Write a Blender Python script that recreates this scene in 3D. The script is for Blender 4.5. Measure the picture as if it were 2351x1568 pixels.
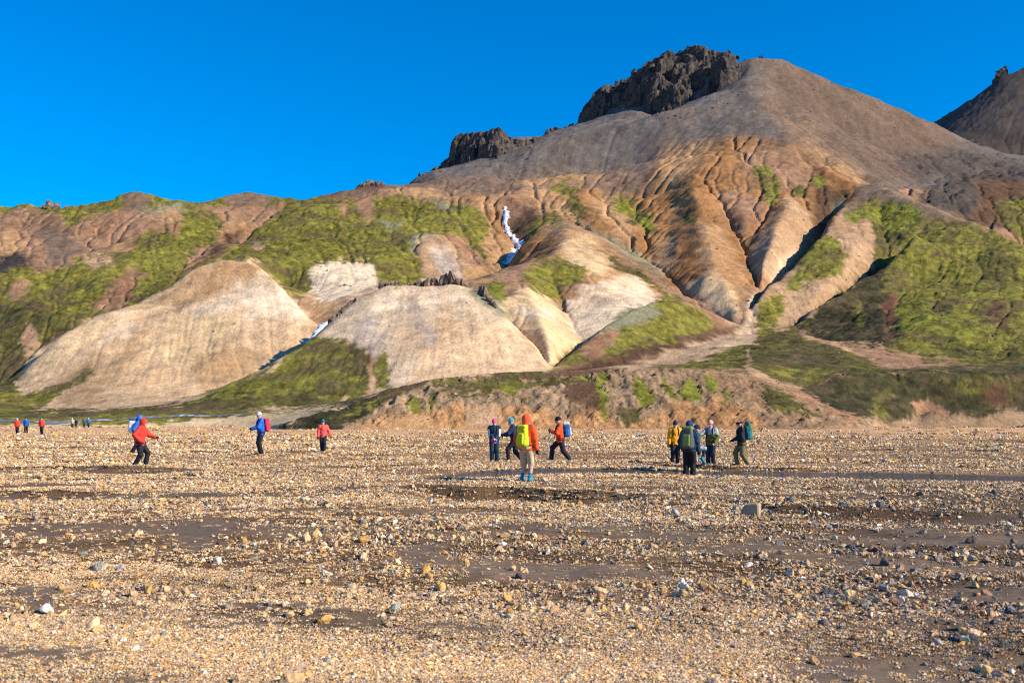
import bpy, bmesh, math, random
import numpy as np
from mathutils import Vector, Matrix

# ------------------------------------------------------------------ camera, sky, sun, exposure
for o in list(bpy.data.objects):
    bpy.data.objects.remove(o, do_unlink=True)
S = bpy.context.scene
COL = S.collection
EYE = 1.7                      # camera height above the gravel plain (m)
cam_d = bpy.data.cameras.new("camera")
cam = bpy.data.objects.new("camera", cam_d)
COL.objects.link(cam)
cam.location = (0, 0, EYE)
cam.rotation_euler = (math.radians(90), 0, 0)
cam_d.lens = 35.0
cam_d.sensor_width = 36.0
cam_d.shift_y = 0.074
cam_d.clip_start = 0.1
cam_d.clip_end = 20000
cam_d.dof.use_dof = True
cam_d.dof.focus_distance = 40.0
cam_d.dof.aperture_fstop = 3.2
S.camera = cam

SUN_EL, SUN_AZ = math.radians(30), math.radians(111)      # azimuth clockwise from the view direction (+Y)
W = bpy.data.worlds.new("World")
S.world = W
W.use_nodes = True
wn = W.node_tree
wn.nodes.clear()
w_out = wn.nodes.new("ShaderNodeOutputWorld")
w_bg = wn.nodes.new("ShaderNodeBackground")
w_sky = wn.nodes.new("ShaderNodeTexSky")
w_sky.sky_type = 'NISHITA'
w_sky.sun_disc = False
w_sky.sun_elevation = SUN_EL
w_sky.sun_rotation = SUN_AZ
w_sky.altitude = 600
w_sky.air_density = 1.0
w_sky.dust_density = 0.0
w_sky.ozone_density = 4.0
w_hs = wn.nodes.new("ShaderNodeHueSaturation")
w_hs.inputs['Saturation'].default_value = 1.6
w_hs.inputs['Value'].default_value = 1.0
w_hs.inputs['Hue'].default_value = 0.506
w_bg.inputs['Strength'].default_value = 0.120
wn.links.new(w_sky.outputs[0], w_hs.inputs['Color'])
wn.links.new(w_hs.outputs[0], w_bg.inputs['Color'])
wn.links.new(w_bg.outputs[0], w_out.inputs['Surface'])

sun_d = bpy.data.lights.new("sun", 'SUN')
sun_d.energy = 5.0
sun_d.angle = math.radians(0.5)
sun_d.color = (1.0, 0.85, 0.64)
sun = bpy.data.objects.new("sun", sun_d)
COL.objects.link(sun)
sun.location = (60, -30, 80)
sd = Vector((math.sin(SUN_AZ) * math.cos(SUN_EL), math.cos(SUN_AZ) * math.cos(SUN_EL), math.sin(SUN_EL)))
sun.rotation_euler = (-sd).to_track_quat('-Z', 'Y').to_euler()

S.view_settings.view_transform = 'Standard'
S.view_settings.look = 'None'
S.view_settings.exposure = 0.68
S.view_settings.gamma = 1.0
S.view_settings.use_curve_mapping = False
S.render.engine = 'CYCLES'
S.cycles.use_denoising = False
S.cycles.max_bounces = 4
S.cycles.pixel_filter_type = 'BLACKMAN_HARRIS'
S.cycles.filter_width = 1.15

# ------------------------------------------------------------------ helpers
rng = np.random.default_rng(7)
random.seed(7)
F = 2284.0                     # focal length in image pixels; (u, v) below are image pixel coordinates
U0, V0 = 1175.5, 958.0

def tag(o, label=None, cat=None, group=None, kind=None):
    if label: o['label'] = label
    if cat: o['category'] = cat
    if group: o['group'] = group
    if kind: o['kind'] = kind
    return o

def world(u, v, Y):
    """image pixel (column u, row v) at assumed distance Y -> metres"""
    return (u - U0) / F * Y, Y, EYE + (V0 - v) / F * Y

def _hash(ix, iy, iz, seed):
    h = (ix.astype(np.int64) * 374761393 + iy.astype(np.int64) * 668265263 + iz.astype(np.int64) * 2147483647 + seed * 974711) & 0xFFFFFFFF
    h = ((h ^ (h >> 13)) * 1274126177) & 0xFFFFFFFF
    h = ((h ^ (h >> 16)) * 2246822519) & 0xFFFFFFFF
    return ((h ^ (h >> 15)) & 0xFFFFFF).astype(np.float32) / np.float32(0xFFFFFF)

def noise2(x, y, seed=0):
    ix = np.floor(x); iy = np.floor(y)
    fx = (x - ix).astype(np.float32); fy = (y - iy).astype(np.float32)
    fx = fx * fx * fx * (fx * (fx * 6 - 15) + 10); fy = fy * fy * fy * (fy * (fy * 6 - 15) + 10)
    ix = ix.astype(np.int64); iy = iy.astype(np.int64); z = np.zeros_like(ix)
    a = _hash(ix, iy, z, seed); b = _hash(ix + 1, iy, z, seed); c = _hash(ix, iy + 1, z, seed); d = _hash(ix + 1, iy + 1, z, seed)
    return ((a + (b - a) * fx) * (1 - fy) + (c + (d - c) * fx) * fy) * 2 - 1

def noise3(x, y, z, seed=0):
    ix = np.floor(x); iy = np.floor(y); iz = np.floor(z)
    fx = (x - ix).astype(np.float32); fy = (y - iy).astype(np.float32); fz = (z - iz).astype(np.float32)
    fx = fx * fx * (3 - 2 * fx); fy = fy * fy * (3 - 2 * fy); fz = fz * fz * (3 - 2 * fz)
    ix = ix.astype(np.int64); iy = iy.astype(np.int64); iz = iz.astype(np.int64)
    r = 0
    for dz in (0, 1):
        wz = fz if dz else 1 - fz
        for dy in (0, 1):
            wy = (fy if dy else 1 - fy) * wz
            for dx in (0, 1):
                r = r + _hash(ix + dx, iy + dy, iz + dz, seed) * ((fx if dx else 1 - fx) * wy)
    return r * 2 - 1

def fbm2(x, y, octaves=4, seed=0, gain=0.5):
    r = 0; a = 1.0
    for i in range(octaves):
        r = r + a * noise2(x * 2 ** i + i * 17.3, y * 2 ** i - i * 9.1, seed + i)
        a *= gain
    return r

def fbm3(x, y, z, octaves=4, seed=0, gain=0.5):
    r = 0; a = 1.0
    for i in range(octaves):
        r = r + a * noise3(x * 2 ** i + i * 17.3, y * 2 ** i, z * 2 ** i - i * 9.1, seed + i)
        a *= gain
    return r

def sstep(a, b, x):
    t = np.clip((x - a) / (b - a), 0, 1)
    return t * t * (3 - 2 * t)

def mesh_np(name, verts, faces, mat=None, smooth=True, parent=None, colors=None):
    """verts (n,3), faces (m,3|4) arrays -> linked object"""
    me = bpy.data.meshes.new(name)
    verts = np.asarray(verts, np.float32); faces = np.asarray(faces, np.int32)
    k = faces.shape[1]
    me.vertices.add(len(verts)); me.vertices.foreach_set('co', verts.ravel())
    me.loops.add(faces.size); me.loops.foreach_set('vertex_index', faces.ravel())
    me.polygons.add(len(faces))
    me.polygons.foreach_set('loop_start', np.arange(0, faces.size, k, dtype=np.int32))
    me.polygons.foreach_set('loop_total', np.full(len(faces), k, np.int32))
    me.polygons.foreach_set('use_smooth', np.full(len(faces), bool(smooth)))
    me.update(calc_edges=True)
    if colors is not None:
        at = me.color_attributes.new('tint', 'FLOAT_COLOR', 'POINT')
        c = np.ones((len(verts), 4), np.float32); c[:, :3] = colors
        at.data.foreach_set('color', c.ravel())
    if mat is not None:
        for m in (mat if isinstance(mat, (list, tuple)) else [mat]): me.materials.append(m)
    o = bpy.data.objects.new(name, me)
    COL.objects.link(o)
    if parent: o.parent = parent
    return o

def in_poly(px, py, poly):
    poly = np.asarray(poly, float)
    r = np.zeros(px.shape, bool)
    x0, y0 = poly[:, 0].min(), poly[:, 1].min(); x1, y1 = poly[:, 0].max(), poly[:, 1].max()
    m = (px >= x0) & (px <= x1) & (py >= y0) & (py <= y1)
    qx, qy = px[m], py[m]
    c = np.zeros(qx.shape, bool)
    n = len(poly)
    for i in range(n):
        ax, ay = poly[i]; bx, by = poly[(i + 1) % n]
        if ay == by: continue
        t = (ay > qy) != (by > qy)
        c ^= t & (qx < (bx - ax) * (qy - ay) / (by - ay) + ax)
    r[m] = c
    return r

# ------------------------------------------------------------------ node helpers
def new_mat(name):
    m = bpy.data.materials.new(name); m.use_nodes = True
    nt = m.node_tree
    b = nt.nodes['Principled BSDF']
    return m, nt, b

def N(nt, kind, **kw):
    n = nt.nodes.new(kind)
    for k, v in kw.items():
        if k.startswith('i_'): n.inputs[k[2:]].default_value = v
        else: setattr(n, k, v)
    return n

def mixc(nt, fac, a, b, mode='MIX'):
    n = nt.nodes.new('ShaderNodeMix'); n.data_type = 'RGBA'; n.blend_type = mode; n.clamp_result = False
    for sock, val in ((n.inputs[0], fac), (n.inputs[6], a), (n.inputs[7], b)):
        if hasattr(val, 'is_linked') or isinstance(val, bpy.types.NodeSocket): nt.links.new(val, sock)
        else: sock.default_value = val if not isinstance(val, tuple) else (*val, 1)[:4]
    return n.outputs[2]

def ramp(nt, sock, stops):
    n = nt.nodes.new('ShaderNodeValToRGB')
    e = n.color_ramp.elements
    e[0].position, e[1].position = stops[0][0], stops[-1][0]
    e[0].color = (*stops[0][1], 1) if isinstance(stops[0][1], tuple) else (stops[0][1],) * 3 + (1,)
    e[1].color = (*stops[-1][1], 1) if isinstance(stops[-1][1], tuple) else (stops[-1][1],) * 3 + (1,)
    for p, c in stops[1:-1]:
        k = e.new(p); k.color = (*c, 1) if isinstance(c, tuple) else (c, c, c, 1)
    nt.links.new(sock, n.inputs[0])
    return n.outputs[0]

def flat_mat(name, col, rough=0.85, spec=0.2, noise=0.15, scale=40.0, bump=0.0):
    """plain procedural material with a little mottling"""
    m, nt, b = new_mat(name)
    tc = N(nt, 'ShaderNodeTexCoord')
    nz = N(nt, 'ShaderNodeTexNoise'); nz.inputs['Scale'].default_value = scale; nz.inputs['Detail'].default_value = 3
    nt.links.new(tc.outputs['Object'], nz.inputs['Vector'])
    lo = tuple(c * (1 - noise) for c in col); hi = tuple(min(1, c * (1 + noise)) for c in col)
    nt.links.new(ramp(nt, nz.outputs[0], [(0.3, lo), (0.7, hi)]), b.inputs['Base Color'])
    b.inputs['Roughness'].default_value = rough
    b.inputs['Specular IOR Level'].default_value = spec
    if bump:
        bp = N(nt, 'ShaderNodeBump'); bp.inputs['Strength'].default_value = bump; bp.inputs['Distance'].default_value = 0.02
        nt.links.new(nz.outputs[0], bp.inputs['Height']); nt.links.new(bp.outputs[0], b.inputs['Normal'])
    return m
# ------------------------------------------------------------------ hills and mountain
# break lines of the relief, given as (image column u, image row v, assumed distance Y); kinds: r ridge, g gully, p plain break
LINES = []
def L(kind, *pts): LINES.append((kind, np.array(pts, float)))
# edge of the plain, where the relief comes out of the gravel
EMERGE = [(-330,981,168),(0,981,168),(300,980,170),(540,979,172),(610,977.5,160),(640,977,142),(760,981,137.5),(1000,985.5,140),(1200,986,141),(1450,986,142),(1700,982,143),
  (1850,978,145),(1960,975,150),(2050,973,165),(2150,972,175),(2351,971,178),(2680,971,180)]
L('p', *EMERGE)
# river bank
L('p', (640,973,141.5),(700,956,142),(800,926,145),(900,891,147),(1000,869,150),(1080,859,152),(1200,852,153),(1420,848,155),(1550,843,157),(1640,848,158),(1720,868,158),(1790,903,157),(1850,930,156),(1900,948,155),(1960,966,153))
L('p', (700,972,139.5),(800,955,141),(900,930,143.0),(1000,918,144.6),(1200,913,145.8),(1450,912,147.2),(1640,915,148.5),(1740,930,149),(1850,955,150))
L('p', (700,957,150),(800,927,158),(900,893,162),(1000,871,168),(1200,855,172),(1420,850,175),(1550,845,176),(1640,847,178))
# fan behind the bank
L('p', (1410,842,190),(1560,818,225),(1640,788,255),(1700,765,280),(1730,745,297))
L('p', (1550,838,190),(1720,830,195),(1720,800,235),(1850,765,272))
L('g', (1700,800,238),(1715,835,192),(1725,850,178),(1790,880,172),(1850,898,166),(1900,932,160),(1960,967,152.5))
L('r', (1850,890,172),(1920,872,173),(2000,858,178),(2100,852,182),(2250,855,185),(2351,850,188),(2680,838,195))
L('p', (1960,940,163),(2100,925,172),(2250,930,175),(2351,925,178),(2680,920,182))
L('g', (1985,880,176),(1975,920,169),(1985,960,158))
L('g', (2060,860,181),(2040,900,175),(2010,950,166))
L('p', (1900,862,188),(2000,852,196),(2100,846,205),(2350,840,213),(2680,826,220))
L('g', (1822,751,300),(1870,771,278),(1920,792,255),(1970,822,225),(2020,847,203))
# big green hill on the right: foot, crest, left edge
L('p', (1822,748,300),(1886,774,275),(1932,787,262),(2036,800,250),(2136,827,232),(2252,836,226),(2351,841,223),(2680,836,226))
L('r', (1976,424,482),(2019,427,475),(2069,454,450),(2136,480,425),(2252,520,395),(2351,575,365),(2680,690,330))
L('r', (2103,531,372),(2076,567,360),(2036,607,349),(2003,630,341),(1963,657,332),(1903,690,318),(1822,746,299))
L('g', (2088,552,392),(2064,592,382),(2024,636,369),(1991,661,359),(1952,686,348),(1894,710,330),(1818,755,303))
L('g', (2020,480,440),(2025,520,412),(2035,560,394),(2050,595,375))
L('r', (1990,470,440),(1985,520,405),(1960,570,378),(1925,620,352),(1880,680,328),(1830,735,304))
# gully in the green hill face
L('g', (2065,690,322),(2052,720,300),(2040,760,275),(2055,795,252))
L('r', (2110,640,345),(2120,700,302),(2135,760,262))
L('r', (2000,690,320),(1985,730,296),(1965,775,268))
# spur 3 (green nose with the black shadow)
L('r', (1973,427,480),(1936,464,445),(1909,500,415),(1879,554,385),(1819,610,358),(1769,650,336),(1727,695,315),(1717,748,299))
L('g', (1898,530,440),(1876,568,418),(1840,616,392),(1796,655,368),(1762,680,350),(1737,708,330),(1722,738,306),(1718,752,300))
# lobe 2
L('r', (1816,454,446),(1803,484,427),(1789,517,406),(1769,567,376),(1752,600,358),(1745,640,341))
L('g', (1766,480,442),(1736,524,418),(1712,566,398),(1716,584,390))
# main gully
L('g', (1649,460,460),(1669,494,440),(1686,520,424),(1702,554,405),(1716,586,387),(1722,610,373),(1736,634,359),(1745,657,345),(1722,690,324),(1706,715,312),(1700,740,302))
L('r', (1690,470,450),(1704,500,428),(1716,530,412))
# lobe 1 with its white end
L('r', (1640,345,535),(1600,400,488),(1590,440,462),(1605,480,436),(1620,520,412),(1630,560,388),(1642,610,361),(1626,636,350),(1606,654,343),(1590,669,338))
L('p', (1660,640,345),(1672,680,326),(1690,725,306))
L('g', (1579,490,442),(1569,524,420),(1557,566,397),(1549,600,382),(1541,627,371))
L('r', (1530,440,490),(1545,500,446),(1535,560,409),(1530,600,390))
L('g', (1440,452,498),(1470,510,452),(1490,570,412),(1496,602,393))
L('g', (1215,535,432),(1250,514,441),(1301,512,436),(1351,530,426),(1401,557,413),(1451,584,401),(1496,604,391),(1529,630,373),(1558,656,357),(1576,675,347),(1600,694,335),(1640,718,318),(1688,743,302))
# mountain cone
L('r', (1720,130,715),(1715,180,660),(1690,250,595),(1660,320,548),(1640,345,535))
L('r', (1754,174,668),(1790,260,588),(1820,334,530),(1867,371,512),(1930,405,497),(1976,424,483))
L('g', (1835,360,530),(1880,400,500),(1920,440,470),(1910,500,445))
L('r', (1720,125,722),(1780,125,722),(1850,150,725),(1950,191,730),(2050,240,740),(2130,270,750),(2200,310,745),(2280,345,740),(2351,365,740),(2680,420,740))
L('p', (1977,428,490),(2067,437,510),(2134,425,540),(2194,411,575),(2300,404,600),(2351,402,610),(2680,400,620))
L('p', (1900,300,640),(2000,340,630),(2100,370,630),(2200,385,640))
L('r', (2105,474,468),(2150,440,490),(2204,413,510),(2267,419,515),(2351,431,520),(2680,450,525))
L('g', (2105,484,452),(2160,505,440),(2252,540,425),(2351,598,405),(2680,712,370))
L('p', (1330,287,762),(1400,266,736),(1470,248,713),(1500,270,688),(1540,271,678),(1600,226,684),(1650,215,674),(1690,185,677),(1715,160,692))
L('r', (1330,284,768),(1345,270,770),(1400,238,765),(1470,212,752),(1510,190,742),(1560,170,732),(1610,158,722),(1660,142,718),(1720,126,720))
L('p', (920,428,575),(1000,416,575),(1100,409,575),(1200,404,575),(1300,401,572),(1400,399,568),(1490,386,562))
L('p', (1000,394,628),(1040,388,622),(1090,380,611),(1140,371,604),(1180,346,616),(1210,326,645),(1250,313,700))
L('r', (920,424,598),(960,406,620),(1000,390,634),(1040,348,642),(1090,322,636),(1150,306,630),(1200,303,645),(1250,308,715),(1290,296,745),(1330,282,768))
# edge of the bench over the green slope
L('r', (700,453,505),(760,448,510),(840,441,515),(911,438,520),(968,438,520),(1068,446,505),(1111,461,490),(1145,477,481))
L('r', (1180,466,484),(1211,440,505),(1255,434,512),(1301,430,515),(1411,440,505),(1480,449,496),(1530,440,490))
L('g', (1158,478,482),(1159,488,474),(1163,510,462),(1170,535,448),(1193,555,436),(1185,580,424),(1165,602,412),(1165,629,386),(1100,656,355),(1000,676,330),(900,680,312),(850,678,300),(790,716,283),(745,754,268),(725,784,258),(690,818,248),(600,873,236),(500,917,225),(440,936,218))
L('r', (1120,500,470),(1110,540,438),(1120,590,408),(1130,615,394))
L('r', (1211,450,500),(1225,480,470),(1235,505,450))
L('g', (1265,440,508),(1301,477,475),(1335,508,450),(1351,528,428))
L('r', (1340,450,495),(1375,500,452),(1410,545,420))
L('r', (1411,440,505),(1430,490,462),(1455,545,425))
# second pale slope (foot of the green slope)
L('p', (650,655,360),(720,690,330),(790,690,310),(870,664,330),(950,655,350),(1050,648,365),(1120,640,375))
L('p', (720,612,372),(790,605,380),(870,620,372),(960,545,425),(1060,560,420))
# white hill 2
L('r', (1265,850,207),(1250,832,212),(1200,790,222),(1160,735,234),(1130,692,243),(1090,667,248),(1040,653,250),(960,660,250),(900,656,250),(870,662,249),(800,702,243),(760,742,236),(715,786,228),(640,828,218),(600,850,214),(480,902,206),(400,929,203))
L('g', (1090,670,268),(1000,676,290),(900,676,285))
L('p', (400,932,198),(500,939,192),(600,943,188),(700,934,190),(830,919,196),(900,895,198),(1000,882,199),(1140,868,201),(1265,854,204))
# white hills 3 and 4
L('r', (1085,645,298),(1120,634,306),(1158,628,318),(1208,614,328),(1255,594,345),(1285,574,360),(1295,545,385),(1290,518,411))
L('g', (1105,668,266),(1150,696,264),(1175,743,252),(1230,803,235),(1262,847,215))
L('r', (1208,616,326),(1215,662,288),(1228,700,265),(1243,740,248),(1258,790,230),(1266,832,217))
L('g', (1265,640,330),(1282,682,308),(1304,724,288),(1322,758,272),(1336,780,260),(1310,812,242),(1287,838,228),(1268,850,214))
L('r', (1190,570,398),(1215,544,406),(1248,516,415),(1301,516,410),(1351,534,400),(1401,561,390),(1451,587,380),(1501,618,370),(1550,652,354),(1590,688,335))
L('r', (1301,520,408),(1330,570,366),(1360,620,336),(1390,665,312),(1402,700,294),(1398,728,281))
# green mound
L('r', (1265,851,211),(1300,825,222),(1340,790,235),(1380,755,248),(1420,725,258),(1470,700,266),(1530,682,275),(1580,690,285),(1620,705,298),(1660,728,303),(1700,745,300))
L('g', (1300,836,232),(1345,800,250),(1390,766,264),(1430,738,276),(1480,712,290),(1540,702,305),(1592,702,328),(1640,720,319),(1686,744,302))
L('p', (1265,853,205),(1350,850,204),(1410,840,214),(1500,817,231),(1580,797,249),(1640,777,269),(1700,757,289))
# white hill 1
L('r', (42,874,250),(60,848,254),(120,791,264),(200,743,275),(290,712,282),(330,690,286),(400,655,291),(460,615,296),(500,600,298),(545,595,298),(580,605,296),(620,635,290),(660,680,282),(700,725,272),(714,765,262),(700,803,254),(640,848,244),(560,888,231))
L('p', (42,890,243),(70,920,231),(100,939,221),(300,932,216),(400,922,216),(480,907,219))
L('g', (-330,905,270),(0,895,263),(42,887,261),(70,864,268),(120,817,278),(200,772,290),(290,742,300),(330,720,306),(400,685,316),(460,647,327),(500,627,333),(560,618,333),(600,642,322),(640,678,310),(690,737,290),(735,766,272))
# hills on the left
L('r', (-330,478,520),(0,482,520),(55,466,525),(95,481,520),(150,476,505),(200,476,500),(250,462,500),(285,448,500),(315,444,500),(345,452,495),(400,466,490),(440,470,490),(480,470,500),(520,455,515),(570,436,525),(630,445,520),(700,452,512),(790,437,530),(820,424,535),(860,418,535),(900,426,545),(920,427,565))
L('g', (650,478,492),(600,518,458),(560,548,428),(520,570,400),(480,605,366),(440,650,336))
L('r', (715,470,488),(650,530,430),(605,568,392),(560,594,358))
L('g', (143,500,472),(167,540,438),(213,580,406),(150,606,385),(83,632,365),(0,660,345),(-150,690,330))
L('g', (390,478,474),(420,530,436),(440,572,402),(400,646,350))
L('r', (315,450,495),(330,500,455),(310,560,410),(260,640,355))
L('r', (230,470,492),(215,510,460),(250,560,425))
L('r', (520,470,500),(500,520,450),(470,575,400))
L('r', (60,490,490),(50,540,445),(20,590,400))
L('r', (100,640,365),(130,690,325),(150,740,300))
L('g', (40,650,350),(60,720,312),(75,790,290))
L('r', (0,700,325),(10,780,296),(15,850,274))
# far mountain
L('r', (2120,278,1290),(2150,268,1300),(2200,240,1290),(2260,200,1280),(2290,172,1272),(2300,160,1270),(2310,168,1275),(2351,147,1280),(2680,40,1300))
L('p', (1900,420,1000),(2130,330,980),(2200,345,960),(2351,385,960),(2680,440,960))
# ground falling away behind the crests
BACK = [((-330,920), 640, 60.0), ((920,1300), 800, 110.0), ((1300,1900), 900, 150.0), ((1900,2100), 850, 170.0)]

NA = 900
# rows lie closer together over the near bank and the middle slopes than far behind
_b = [(118, 137, 18), (137, 163, 150), (163, 600, 560), (600, 1600, 165)]
LY = np.concatenate([np.linspace(math.log(a), math.log(b), n, endpoint=False) for a, b, n in _b] + [[math.log(1600.0)]])
ND = len(LY)
DLY = np.gradient(LY)[:, None]
AA = np.linspace(-0.66, 0.66, NA)

def solve_relief():
    da0 = AA[1] - AA[0]
    Z = None
    for f in (32, 16, 8, 4, 2, 1):
        nd, na = max(8, ND // f), max(8, NA // f)
        dl = (LY[-1] - LY[0]) / (nd - 1); da = (AA[-1] - AA[0]) / (na - 1)
        acc = np.zeros((nd, na)); cnt = np.zeros((nd, na))
        def put(a, ly, z):
            i = np.rint(np.interp(ly, LY, np.arange(ND)) * (nd - 1) / (ND - 1)).astype(int); j = np.rint((a - AA[0]) / da).astype(int)
            k = (i >= 0) & (i < nd) & (j >= 0) & (j < na)
            np.add.at(acc, (i[k], j[k]), z[k]); np.add.at(cnt, (i[k], j[k]), 1)
        def poly(u, Y, z):
            a = (u - U0) / F
            for s in range(len(u) - 1):
                n = int(max(abs(a[s+1] - a[s]) / da, abs(math.log(Y[s+1] / Y[s])) / dl * 2.6) * 1.5) + 2
                t = np.linspace(0, 1, n)
                put(a[s] + (a[s+1] - a[s]) * t, np.log(Y[s] + (Y[s+1] - Y[s]) * t), z[s] + (z[s+1] - z[s]) * t)
        for kind, p in LINES:
            # rounded path through the points so that ridges do not kink
            q = p
            if len(p) > 2:
                t = np.arange(len(p)); tt = np.linspace(0, len(p) - 1, (len(p) - 1) * 6 + 1)
                i0 = np.clip(tt.astype(int), 0, len(p) - 2); ft = (tt - i0)[:, None]
                pm = p[np.clip(i0 - 1, 0, None)]; p1 = p[i0]; p2 = p[i0 + 1]; p3 = p[np.clip(i0 + 2, None, len(p) - 1)]
                m1 = (p2 - pm) * 0.4; m2 = (p3 - p1) * 0.4
                q = (2*ft**3 - 3*ft**2 + 1) * p1 + (ft**3 - 2*ft**2 + ft) * m1 + (-2*ft**3 + 3*ft**2) * p2 + (ft**3 - ft**2) * m2
            poly(q[:, 0], q[:, 2], EYE + (V0 - q[:, 1]) / F * q[:, 2])
        e = np.array(EMERGE, float)
        poly(e[:, 0], e[:, 2] * 0.955, np.full(len(e), -1.6))
        for (u0, u1), Y, z in BACK:
            poly(np.array([u0, u1], float), np.array([Y, Y], float), np.array([z, z]))
        fixed = cnt > 0
        val = np.where(fixed, acc / np.maximum(cnt, 1), 0)
        fixed[0, :] = True; val[0, :] = -4
        fixed[-1, :] = True; val[-1, :] = 90 + 260 * sstep(0.3, 0.5, np.linspace(AA[0], AA[-1], na))
        if Z is None:
            Z = np.full((nd, na), 40.0)
        else:
            yi = np.linspace(0, Z.shape[0] - 1, nd); xi = np.linspace(0, Z.shape[1] - 1, na)
            y0 = np.minimum(yi.astype(int), Z.shape[0] - 2); x0 = np.minimum(xi.astype(int), Z.shape[1] - 2)
            fy = (yi - y0)[:, None]; fx = (xi - x0)[None, :]
            Z = (Z[y0][:, x0] * (1-fy) * (1-fx) + Z[y0+1][:, x0] * fy * (1-fx) + Z[y0][:, x0+1] * (1-fy) * fx + Z[y0+1][:, x0+1] * fy * fx)
        Z = np.where(fixed, val, Z)
        wa, wl = 1 / da**2, 1 / dl**2
        s = 2 * (wa + wl); wa /= s; wl /= s
        for it in range(400 if f > 2 else (160 if f == 2 else 60)):
            P = np.pad(Z, 1, mode='edge')
            Z = np.where(fixed, val, wl * (P[:-2, 1:-1] + P[2:, 1:-1]) + wa * (P[1:-1, :-2] + P[1:-1, 2:]))
    # gullies stay sharp, ridges and breaks are rounded by weathering
    gk = np.zeros((ND, NA), bool)
    for kind, p in LINES:
        if kind != 'g': continue
        for s in range(len(p) - 1):
            t = np.linspace(0, 1, 400)[:, None]; q = p[s] + (p[s+1] - p[s]) * t
            i = np.rint(np.interp(np.log(q[:, 2]), LY, np.arange(ND))).astype(int); j = np.rint(((q[:, 0] - U0) / F - AA[0]) / da0).astype(int)
            k = (i >= 0) & (i < ND) & (j >= 0) & (j < NA); gk[i[k], j[k]] = True
    gv = Z.copy()
    def blur(A, n):
        for _ in range(n):
            P = np.pad(A, 1, mode='edge')
            A = 0.5 * A + 0.125 * (P[:-2, 1:-1] + P[2:, 1:-1] + P[1:-1, :-2] + P[1:-1, 2:])
        return A
    for it in range(10):
        Z = blur(Z, 2)
        Z = np.where(gk, gv * 0.7 + Z * 0.3, Z)
    return blur(Z, 2)
TZ = solve_relief()
TA, TL = np.meshgrid(AA, LY)
TY = np.exp(TL); TX = TA * TY

def uv_of(Z): return U0 + TA * F, V0 - (Z - EYE) / TY * F

def grads(Z):
    gl, ga = np.gradient(Z, LY, AA)
    return ga / TY, gl / TY                      # metres per metre across and along the view

def drag(nz, Z, steps, step=1.0):
    """average a noise field along the fall line: rills and streaks that run downhill"""
    ga, gl = grads(Z)
    da = AA[1] - AA[0]
    vj = ga / da; vi = gl / DLY
    n = np.sqrt(vi**2 + vj**2) + 1e-9
    vi, vj = vi / n, vj / n
    out = nz.copy(); wsum = 1.0
    I, J = np.meshgrid(np.arange(ND, dtype=np.float32), np.arange(NA, dtype=np.float32), indexing='ij')
    for sgn in (1, -1):
        pi, pj = I.copy(), J.copy()
        for k in range(steps):
            qi = np.clip(np.rint(pi), 0, ND - 1).astype(np.int32); qj = np.clip(np.rint(pj), 0, NA - 1).astype(np.int32)
            pi = pi + sgn * step * vi[qi, qj]; pj = pj + sgn * step * vj[qi, qj]
            qi = np.clip(np.rint(pi), 0, ND - 1).astype(np.int32); qj = np.clip(np.rint(pj), 0, NA - 1).astype(np.int32)
            w = 1 - (k + 1) / (steps + 1)
            out += w * nz[qi, qj]; wsum += w
    out /= wsum
    return (out - out.mean()) / (out.std() + 1e-9)


def blur2(A, n):
    for _ in range(n):
        P = np.pad(A, 1, mode='edge')
        A = 0.5 * A + 0.125 * (P[:-2, 1:-1] + P[2:, 1:-1] + P[1:-1, :-2] + P[1:-1, 2:])
    return A

def runoff(Z, n, steps, seed):
    """rain let loose on the slopes: where the drops gather, gullies are cut"""
    rs = np.random.default_rng(seed)
    ga, gl = grads(Z)
    vj = -ga / (AA[1] - AA[0]); vi = -gl / DLY
    m = np.sqrt(vi**2 + vj**2) + 1e-9
    vi = (vi / m).astype(np.float32).ravel(); vj = (vj / m).astype(np.float32).ravel()
    pi = rs.uniform(1, ND - 2, n).astype(np.float32); pj = rs.uniform(1, NA - 2, n).astype(np.float32)
    di = np.zeros(n, np.float32); dj = np.zeros(n, np.float32)
    cnt = np.zeros(ND * NA, np.float32)
    for k in range(steps):
        q = np.rint(pi).astype(np.int32) * NA + np.rint(pj).astype(np.int32)
        if k > 3: cnt += np.bincount(q, minlength=ND * NA)
        di = .45 * di + .55 * vi[q]; dj = .45 * dj + .55 * vj[q]
        pi = np.clip(pi + di, 1, ND - 2); pj = np.clip(pj + dj, 1, NA - 2)
    return cnt.reshape(ND, NA)

def erode(Z, amt):
    px = np.clip(TY / 995.0, .14, .75)
    up = sstep(3, 14, Z) * sstep(150, 185, TY)
    Z = Z + up * (.35 + .65 * amt) * (fbm2(TX / 16, (TY + TZ) / 16, 4, 201, .55) * 1.5 + fbm2(TX / 4, (TY + TZ) / 5, 3, 202, .55) * .35) * np.clip(px * 2, .4, 1.2)
    for it in range(3):
        c = runoff(blur2(Z, 1), 260000, 110, 210 + it)
        c = np.log1p(c * .35)
        c = np.clip((c - np.median(c)) / 3.2, 0, 1.3)
        ga, gl = grads(Z); st = sstep(.15, .55, np.sqrt(ga**2 + gl**2))
        Z = Z - up * st * blur2(c, 1) * (2.1 - .4 * it) * px * amt
    return Z, c
TZ_SMOOTH = TZ
white = rng.standard_normal((ND, NA)).astype(np.float32)
rill_f = drag(blur2(white, 1), TZ_SMOOTH, 12)            # fine streaks
rill_c = drag(blur2(rng.standard_normal((ND, NA)).astype(np.float32), 10), TZ_SMOOTH, 26, 1.5)   # broad runnels
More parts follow.
